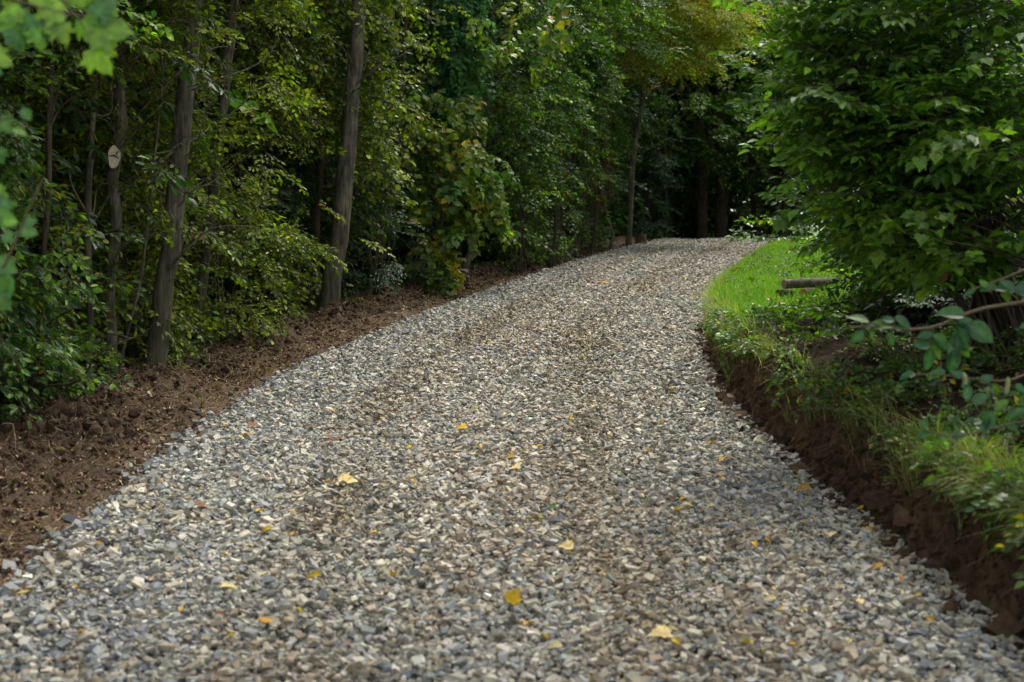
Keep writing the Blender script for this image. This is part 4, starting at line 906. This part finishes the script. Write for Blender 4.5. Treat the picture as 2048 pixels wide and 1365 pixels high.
o = mesh_obj('leaf_litter', v, fs, M_dry, c); tag(o, 'small dry leaf and bark scraps on the brown verge', 'leaf litter', kind='stuff')

# a few grass wisps on the verge and the turf right of the bend
def grass(name, label, P, length, width, cols, seed, lean=.5, droopf=1.0, az=None, obj=True):
    rng = np.random.default_rng(seed); n = len(P); az = rng.uniform(0, 6.28, n) if az is None else az; m_ = 5
    t = np.linspace(0, 1, m_); ln_ = lean * rng.uniform(.3, 1.4, n); D_ = np.stack([np.sin(az), np.cos(az)], -1)
    h = (t[None] - .35 * droopf * ln_[:, None] * t[None] ** 2) * length[:, None]; out_ = ln_[:, None] * t[None] ** 1.7 * length[:, None]
    ctr = np.stack([P[:, 0, None] + D_[:, 0, None] * out_, P[:, 1, None] + D_[:, 1, None] * out_, P[:, 2, None] + h], -1)
    wdir = rng.uniform(0, 6.28, n); W = np.stack([np.cos(wdir), np.sin(wdir), np.zeros(n)], -1)
    wd = (width[:, None] * np.array([1, .95, .8, .5, .06])[None] / 2)[..., None]
    V = np.stack([ctr - W[:, None] * wd, ctr + W[:, None] * wd], 2).reshape(-1, 3)
    i = (np.arange(n) * m_ * 2)[:, None] + (np.arange(m_ - 1) * 2)[None]; Q = np.stack([i, i + 1, i + 3, i + 2], -1).reshape(-1, 4)
    c = np.repeat(cols, m_ * 2, 0); o = mesh_obj(name, V, [Q], M_grass, c, smooth=True)
    return tag(o, label, 'grass', kind='stuff')
def gcol(rng, n, a=(.09, .25, .022), b=(.25, .43, .06), dry=.12):  # default blade colours raised: sunlit brightness put into the colour
    t = rng.random((n, 1)); c = np.array(a) * (1 - t) + np.array(b) * t
    return np.where(rng.random((n, 1)) < dry, np.array([.36, .30, .14]), c) * rng.uniform(.7, 1.2, (n, 1))
rng = np.random.default_rng(33)
n = 95000; y = 10.6 + 36 * rng.random(n) ** 1.35; d_ = .04 + rng.random(n) ** 1.1 * np.interp(y, [10, 14, 20, 47], [1.0, 2.2, 3.5, 5]); x = xr(y) + d_
k = rng.random(n) < np.interp(y, [10.5, 12.5], [.3, 1]) * np.interp(d_, [0, 1.0, 5], [1, 1, .5]); x, y, d_ = x[k], y[k], d_[k]; n = len(x)
far = 1 + .02 * (y - 12); tuft = .35 + 1.9 * np.clip(fbm(x * 5, y * 5, 44, 4) + .4, 0, 1) ** 1.3
grass('bank_grass', 'bright green grass on the inside of the bend', np.stack([x, y, ground_z(x, y) - .01], -1), rng.uniform(.06, .15, n) * tuft * (1 + .5 * (d_ < .25) * (y < 18)) * np.interp(y, [12, 18, 24, 47], [1, 1, .75, 1]), .006 * far * rng.uniform(.7, 1.3, n), gcol(rng, n), 1, .5)
# overhanging fringe at the lip of the bank
n = 15000; y = 4.4 + 20 * rng.random(n) ** 1.5; w_ = np.interp(y, [4.4, 5.6, 6.3, 10, 11.5, 14, 18, 24], [1, .8, .14, .16, .8, .9, .5, .2]) * np.clip(fbm(y * 3.2, y * 0, 56, 2) * 3 + .75, .05, 1); k = rng.random(n) < w_; y = y[k]; n = len(y)
x = xr(y) + .10 + rng.uniform(-.03, .10, n); tc = np.clip(fbm(y * 4, y * 0, 55, 2) + .5, .1, 1)
grass('fringe_grass', 'long pale grass drooping over the lip of the cut bank', np.stack([x, y, ground_z(x + .05, y) - .02], -1), rng.uniform(.12, .30, n) * (.5 + tc), .005 * rng.uniform(.7, 1.4, n), gcol(rng, n, (.11, .19, .03), (.30, .34, .10), .25), 2, .9, 2.2, az=rng.normal(-1.9, 1.2, n))
n = 1500; y = 5 + 24 * rng.random(n) ** 1.3; d_ = .25 + np.abs(rng.normal(.6, .4, n)); x = xl(y) - d_; k = fbm(x * 2, y * 2, 66, 2) > .1; x, y = x[k], y[k]; n = len(x)
grass('verge_grass', 'scattered wisps of grass on the brown soil verge', np.stack([x, y, ground_z(x, y)], -1), rng.uniform(.05, .18, n), np.full(n, .004), gcol(rng, n, (.05, .09, .015), (.16, .16, .05), .4), 3, 1.0)
# low green herbs on the bank, near right, and ground cover
rng = np.random.default_rng(60)
n = 3800; y = 4.3 + 9.5 * rng.random(n) ** 1.3; d_ = .09 + rng.random(n) ** .9 * np.interp(y, [4, 7, 13], [.9, 1.6, 1.6]); x = xr(y) + d_
k = (fbm(x * 2.2, y * 2.0, 71, 3) + rng.normal(0, .08, n) + np.interp(y, [4, 6.5, 8, 10, 10.8, 11.3, 12], [.18, .06, -.06, -.08, .05, .0, -.5]) > 0); x, y = x[k], y[k]; n = len(x)
SPR['herb'] = [make_spray(80 + i, T_fine(.33, 3), .16, .033, 6, .5, .5, .1, 2) for i in range(3)] + [make_spray(85, T_maple(), .16, .034, 4, .4, .4, .1, 2)]
PAL['herb'] = palette((.05, .12, .03), (.14, .22, .03), .4, .02, .03)
AZ = rng.uniform(0, 6.28, n); PT = rng.uniform(.1, 1.2, n)
nl_ = 620; yl = 4.3 + 9.5 * rng.random(nl_) ** 1.3; kk = (fbm(yl * 2.4, yl * 0, 72, 3) + rng.normal(0, .1, nl_) + np.interp(yl, [4, 5.4, 6.5, 9.2, 10, 13.8], [.12, -.02, -.2, -.2, .10, .06])) > .02; yl = yl[kk]; nl_ = len(yl)   # spilling over the lip
xe = xr(yl) + rng.uniform(.11, .22, nl_); x = np.concatenate([x, xe]); y = np.concatenate([y, yl]); AZ = np.concatenate([AZ, rng.normal(-1.7, .8, nl_)]); PT = np.concatenate([PT, rng.uniform(-.5, .8, nl_)])
nt_ = 420; yt = 12 + 20 * rng.random(nt_); x = np.concatenate([x, xr(yt) + .1 + 3 * rng.random(nt_)]); y = np.concatenate([y, yt]); AZ = np.concatenate([AZ, rng.uniform(0, 6.28, nt_)]); PT = np.concatenate([PT, rng.uniform(.2, 1.2, nt_)]); n = len(x)
V, Fs, C = place(SPR['herb'], rng, np.stack([x, y, np.maximum(ground_z(x, y), ground_z(x + .06, y) - .05) + .02], -1), frames(rng, n, AZ, PT), rng.uniform(.45, 1.25, n), PAL['herb'])
o = mesh_obj('ground_cover', V, Fs, [M_near, M_greentwig], C, [0, 0, 1]); tag(o, 'low leafy herbs covering the shaded bank on the right', 'ground cover', kind='stuff')
# litter on the shaded bank
n = 3000; y = 5 + 8 * rng.random(n); x = xr(y) + .15 + 2.4 * rng.random(n); cc = np.array([(.16, .09, .05), (.25, .17, .1), (.09, .05, .03)])[rng.integers(0, 3, n)] * rng.uniform(.6, 1.2, (n, 1))
v, fs, c = flat_leaves(rng, np.stack([x, y, ground_z(x, y) + .012], -1), rng.uniform(.025, .06, n), cc, T_simple(), .5)
o = mesh_obj('bank_litter', v, fs, M_dry, c); tag(o, 'brown dead leaves on the shaded slope under the bushes', 'leaf litter', kind='stuff')
# roots in the cut face
n = 1000; y = 4.4 + 9 * rng.random(n); hh = rng.uniform(.15, 1, n); x = xr(y) + .075 + rng.uniform(-.03, .03, n); z = zr(y) + hh * bank_h(y)
Pn = strands(rng, np.stack([x, y, z], -1), rng.normal(-1.57, .9, n), rng.uniform(-1.5, -.4, n), rng.uniform(.05, .26, n), None, 6, .38)
Pn[..., 2] = np.maximum(Pn[..., 2], road_z(Pn[..., 0], Pn[..., 1]) + .01)
V, Q = strand_mesh(Pn, rng.uniform(.0007, .0020, n) * (1 + 2.4 * (rng.random(n) < .08))); cc = np.array([(.12, .07, .035), (.20, .13, .07), (.07, .04, .025)])[rng.integers(0, 3, n)] * rng.uniform(.6, 1.2, (n, 1))
o = mesh_obj('bank_roots', V, [Q], M_root, np.repeat(cc, 21, 0)); tag(o, 'fine brown roots hanging from the cut face of the bank', 'roots', kind='stuff')
n = 9000; y = 4.3 + 11 * rng.random(n); x = xr(y) + rng.uniform(-.03, .2, n) - np.abs(rng.normal(0, .05, n)); s_ = .011 * np.exp(rng.normal(0, .6, n)); z = np.where(x - xr(y) < .02, road_z(x, y), ground_z(x, y))
v, f, c = lumps(rng, np.stack([x, y, z], -1), s_, np.ones((n, 3)) * [1, .85, .7], .6, np.array([.12, .075, .042]) * rng.uniform(.35, 1.35, (n, 1)), (CUB, CUBF), .5)
o = mesh_obj('bank_crumbs', v, [f], M_soil, c); tag(o, 'dark soil crumbs along the foot of the cut bank', 'soil', kind='stuff')

# ------------------------------------------------------------------ logs, stump, stone, broken trunk
def log(name, label, a, b, r, barkc, facec, seed):
    a = np.array(a, float); b = np.array(b, float); base = a.copy()
    t = thing(name, label, 'log', base)
    ln = smooth_line([a, (a + b) / 2 + [0, 0, .004], b], 16); V, Q = tube(ln, r, 18, seed, .12)
    mesh_obj('bark', V, [Q], barkc, parent=t, base=base, smooth=True)
    for e, (s0, sgn) in enumerate(((0, -1), (15 * 18, 1))):
        ringv = V[s0:s0 + 18]; c0 = ringv.mean(0); ax_ = (ln[1] - ln[0]) if e == 0 else (ln[-1] - ln[-2]); ax_ = ax_ / np.linalg.norm(ax_) * sgn * .004
        Vv = np.concatenate([ringv + ax_ * .2, c0 + (ringv - c0) * .93 + ax_, c0 + (ringv - c0) * .4 + ax_, [c0 + ax_]])
        i_ = (np.arange(2) * 18)[:, None]; j_ = np.arange(18)[None]; Qq = np.stack([i_ + j_, i_ + (j_ + 1) % 18, i_ + 18 + (j_ + 1) % 18, i_ + 18 + j_], -1).reshape(-1, 4)
        T_ = np.array([(36 + q, 36 + (q + 1) % 18, 54) for q in range(18)]); cl = np.concatenate([np.tile([.12, .09, .06], (18, 1)), np.tile(facec, (18, 1)), np.tile(np.array(facec) * .8, (19, 1))])
        mesh_obj('cut_face', Vv, [Qq, T_], M_wood, cl, parent=t, base=base)
    return t
def onground(px, py, D, dz): p = at(px, py, D); p[2] = gz(p[0], p[1]) + dz; return p
DLg = 14.2
lx, _ = gp(1570, 0, DLg); g0 = at(1568, 592, DLg)
zL = gz(g0[0] + .2, DLg)
print('LOG ground z', zL, 'pixel point z', g0[2])
log('cut_log', 'pale grey round log lying on top of the reddish log in the grass', (g0[0] - .0, DLg, zL + .135), (g0[0] + .58, DLg + .25, zL + .15), .048, M_barkpale, (.42, .32, .2), 2)
log('cut_log', 'log with a reddish orange cut face lying in the grass under the grey log', (g0[0] + .17, DLg - .12, zL + .045), (g0[0] + .55, DLg + .35, zL + .05), .048, M_barkbrown, (.60, .20, .07), 3)
log('cut_log', 'short dark log tucked under the left end of the grey log', (g0[0] - .06, DLg + .0, zL + .04), (g0[0] + .12, DLg + .2, zL + .04), .040, M_barkbrown, (.10, .06, .04), 4)
# stump by the far end of the hedge
p = onground(1284, 0, 37.6, 0); t = thing('tree_stump', 'brown split stump at the far left edge of the gravel', 'stump', p)
ln = np.array([p + [0, 0, -.1], p + [0, 0, .02], p + [.01, 0, .12], p + [.0, 0, .24], p + [0, 0, .3]]); V, Q = tube(ln, [.21, .18, .15, .14, .12], 20, 4, .45)
mesh_obj('stump_wood', V, [Q], flat_mat('stump_wood', (.10, .06, .04), .9, 14, .5, .8), parent=t, base=p, smooth=True)
rg_ = V[-20:]; Vv = np.concatenate([rg_ + [0, 0, .001], [rg_.mean(0) + [0, 0, -.03]]]); mesh_obj('cut_top', Vv, [np.array([(q, (q + 1) % 20, 20) for q in range(20)])], M_wood, np.tile([.22, .13, .08], (21, 1)), parent=t, base=p)
# flat stone on the verge
def rock(label, p, sx, sy, sz, c, seed):
    bm_ = __import__('bmesh').new(); __import__('bmesh').ops.create_icosphere(bm_, subdivisions=3, radius=1)
    v = np.array([q.co[:] for q in bm_.verts]); f = np.array([[w_.index for w_ in q.verts] for q in bm_.faces]); bm_.free()
    v = v / np.maximum(np.abs(v).max(1, keepdims=True), .6) * .8; v *= (1 + .35 * fbm(v[:, 0] * 1.6 + seed, v[:, 1] * 1.6 + v[:, 2], seed, 3))[:, None]
    return tag(mesh_obj('rock', v * [sx, sy, sz] + p, [f], M_stone, np.tile(c, (len(v), 1)), base=np.array(p)), label, 'rock')
rock('flat brown-grey stone half buried in the soil below the crooked pale stem', onground(912, 0, 22.3, .05), .24, .2, .12, (.16, .12, .085), 3)
rock('small flat pale stone on the soil right of the tall bare trunk foot', onground(782, 0, 16.8, .03), .07, .06, .035, (.30, .26, .2), 5)
# broken pale trunk among the right-hand bushes
p = np.array([3.75, 9.7, 0.]); p[2] = gz(3.75, 9.7); t = thing('broken_trunk', 'snapped orange-brown trunk showing through the right-hand bushes', 'trunk', p)
tp = at(1958, 345, 9.7); md = at(1940, 420, 9.7); ln = smooth_line([p - [0, 0, .1], (p + md) / 2, md, tp], 22); V, Q = tube(ln, np.concatenate([np.linspace(.06, .05, 15), np.linspace(.048, .006, 7)]), 14, 8, .4)
mesh_obj('trunk', V, [Q], flat_mat('broken_wood', (.30, .16, .08), .8, 20, .5, .6), parent=t, base=p, smooth=True)

# ------------------------------------------------------------------ fallen leaves lying on the gravel
YEL, ORG, BRN, CRM, GRN = (.62, .43, .03), (.58, .31, .04), (.20, .09, .035), (.68, .56, .28), (.12, .24, .03)
FL = [(690, 975, 50, CRM, 'm', 'large cream lobed leaf left of the middle of the path'), (1020, 935, 24, YEL, 'o', 'deep yellow leaf above the pale one, centre of the path'), (1028, 960, 34, CRM, 'm', 'pale yellow lobed leaf just below a deep yellow one'),
 (925, 873, 26, YEL, 'm', 'olive yellow leaf in the centre of the path'), (950, 833, 16, YEL, 'o', 'small bright yellow leaf high in the centre of the path'), (670, 884, 42, BRN, 'm', 'curled dark brown leaf with an orange rim, left half of the path'),
 (533, 1077, 30, YEL, 'o', 'bright yellow oblong leaf left of the orange one'), (582, 1078, 18, ORG, 'o', 'small orange leaf right of the bright yellow oblong one'), (522, 1037, 26, YEL, 'm', 'yellow and cream leaf above the oblong yellow one'),
 (625, 1178, 44, YEL, 'o', 'long narrow yellow leaf lying flat in the left foreground'), (460, 1197, 46, CRM, 'o', 'tan and brown oval leaf in the left foreground'), (533, 1258, 34, ORG, 'm', 'golden brown leaf in the lower left foreground'),
 (1027, 1238, 42, YEL, 'm', 'crumpled golden leaf standing up in the front centre'), (1325, 1296, 60, CRM, 'm', 'large pale leaf with orange tips at the bottom edge'), (1345, 1285, 28, CRM, 'o', 'round cream leaf beside the large pale leaf at the bottom edge'),
 (1110, 1335, 36, CRM, 'o', 'cream leaf at the bottom edge right of the middle'), (35, 1212, 56, YEL, 'm', 'big golden leaf on the gravel in the lower left corner'), (160, 1297, 26, ORG, 'o', 'orange leaf near the lower left corner'),
 (195, 1112, 22, ORG, 'o', 'amber leaf on the gravel near the left soil edge'), (450, 1127, 20, ORG, 'o', 'amber curled leaf above the tan oval one'), (480, 892, 24, CRM, 'o', 'peach coloured leaf high on the left of the path'),
 (508, 862, 30, BRN, 'm', 'pinkish brown curled leaf near the left gravel edge'), (405, 1035, 34, BRN, 'm', 'brown lobed leaf beside the left soil verge'), (670, 832, 22, YEL, 'm', 'yellow leaf beside a brown scrap, upper left of the path'),
 (880, 648, 16, YEL, 'm', 'yellow-green leaf far up the left side of the path'), (1205, 574, 26, ORG, 'm', 'orange leaf far up the path'), (1385, 600, 24, BRN, 'm', 'red-brown leaf far up the path by the grass'), (1487, 524, 16, ORG, 'm', 'orange leaf beside the grass near the crest'),
 (1370, 557, 12, YEL, 'm', 'tiny yellow leaf near the crest, middle of the path'), (1067, 711, 16, ORG, 'o', 'orange scrap of leaf in the middle distance'), (1225, 752, 18, GRN, 'o', 'small green leaf in the middle distance right of centre'),
 (1103, 1044, 26, GRN, 'o', 'green leaf lying on the gravel right of centre'), (1135, 1118, 36, CRM, 'm', 'pale green-cream leaf in the right half of the foreground'), (1185, 1140, 18, CRM, 'o', 'round ivory leaf right of the pale green-cream one'),
 (1445, 972, 28, ORG, 'm', 'orange and cream leaf on the right half of the path'), (1468, 887, 16, YEL, 'o', 'yellow-green leaf near the right edge of the gravel'), (1445, 934, 22, ORG, 'm', 'orange leaf near the right edge, above the orange and cream one'),
 (1607, 995, 36, ORG, 'o', 'narrow orange leaf at the foot of the cut bank'), (1723, 1035, 22, YEL, 'o', 'yellow leaf tucked against the foot of the bank'), (1735, 1079, 26, ORG, 'm', 'golden orange leaf on the right near the bank'), (1658, 1090, 34, CRM, 'm', 'pale yellow leaf left of the golden orange one near the bank'),
 (1757, 1163, 32, ORG, 'o', 'rusty orange leaf in the right foreground'), (1803, 1186, 24, ORG, 'm', 'orange-yellow curled leaf right of the rusty one'), (1716, 1232, 34, CRM, 'm', 'pale cream leaf in the lower right foreground'), (1540, 1222, 30, CRM, 'o', 'buff leaf lower right, left of the cream one'),
 (1835, 1217, 16, YEL, 'o', 'small yellow leaf in the lower right'), (1587, 1318, 24, ORG, 'o', 'orange-yellow leaf at the bottom edge right of the large pale leaf'), (1420, 1032, 24, CRM, 'o', 'peach leaf in the right half of the foreground'), (1375, 1027, 28, CRM, 'o', 'ivory sliver of leaf beside the peach one'),
 (1297, 912, 16, ORG, 'o', 'small orange leaf right of the centre, middle of the path'), (1343, 790, 14, YEL, 'o', 'small yellow leaf in the middle distance near the grass side'), (1160, 720, 12, YEL, 'o', 'tiny yellow leaf in the middle distance'), (1090, 833, 26, BRN, 'm', 'thin red-brown leaf right of the small bright yellow one'),
 (600, 1243, 18, YEL, 'o', 'yellow scrap beside the golden brown leaf'), (460, 1290, 22, YEL, 'o', 'lemon yellow leaf near the lower left edge'), (150, 1200, 20, ORG, 'o', 'amber leaf between the big golden leaf and the gravel edge')]
rng = np.random.default_rng(91)
TL = {'m': T_maple(.35), 'o': T_fine(.3, 5, .35, .25)}
for k, (px, py, w_, c_, kd, lb) in enumerate(FL):
    D = CAMZ * F / (py - 380); p = at(px, py, D); p[2] = float(road_z(np.array([p[0]]), np.array([p[1]]))[0]) + .030
    s_ = w_ / F * D * .85; LV, LF, LB = TL[kd]; v = (LV - LV.mean(0)) * s_
    a = rng.uniform(0, 6.28) if kd == 'm' else rng.uniform(1.1, 2.0) + (3.14 if rng.random() < .5 else 0); Rm = frame((math.sin(a), math.cos(a), rng.normal(0, .15)), np.array([rng.normal(0, .2), -.35 + rng.normal(0, .2), 1.]))
    if 'standing' in lb: Rm = frame((.5, .2, .9), np.array([-.3, -1, .3]))
    v = v @ Rm.T; v[:, 2] -= v[:, 2].min() * .6; cols = np.clip(np.array(c_) * rng.uniform(.85, 1.15) * (1 + rng.normal(0, .12, (len(v), 1))), 0, 1)
    if kd == 'm' and c_ != GRN: cols[::4] *= (.9, .75, .5)
    o = mesh_obj('fallen_leaf', v, LF, M_dry, cols, smooth=True); o.location = p; tag(o, lb, 'leaf', 'fallen leaves on the gravel')
# small scattered bits no one could tell apart
base_small = None
for k in range(270):
    y = 4.4 + 22 * rng.random() ** 1.5; x = xl(y) + (xr(y) - xl(y)) * rng.uniform(.03, .97); z = float(road_z(np.array([x]), np.array([y]))[0]) + .030
    q = k % 4
    if k < 4:
        LV, LF, LB = TL['o']; v = (LV - LV.mean(0)) * .036; c_ = (YEL, (.60, .36, .04), CRM, BRN)[q]
        o = mesh_obj('leaf_scrap', v, LF, M_dry, np.tile(c_, (len(v), 1)), smooth=True)
        if k == 0: base_small = []
        base_small.append(o)
    else: o = base_small[q].copy(); col.objects.link(o)
    o.location = (x, y, z); o.rotation_euler = (rng.normal(0, .3), rng.normal(0, .3), rng.uniform(0, 6.28)); s_ = rng.uniform(.6, 1.3); o.scale = (s_,) * 3
    tag(o, 'tiny %s scrap of leaf among the grey stones' % ('yellow', 'orange', 'cream', 'brown')[q], 'leaf', 'tiny %s leaf scraps on the gravel' % ('yellow', 'orange', 'cream', 'brown')[q])

# ------------------------------------------------------------------ report
tot = sum(len(o.data.polygons) for o in sc.objects if o.type == 'MESH'); uniq = sum(len(m.polygons) for m in bpy.data.meshes)
print('POLYS', tot, uniq, 'objects', len(sc.objects))
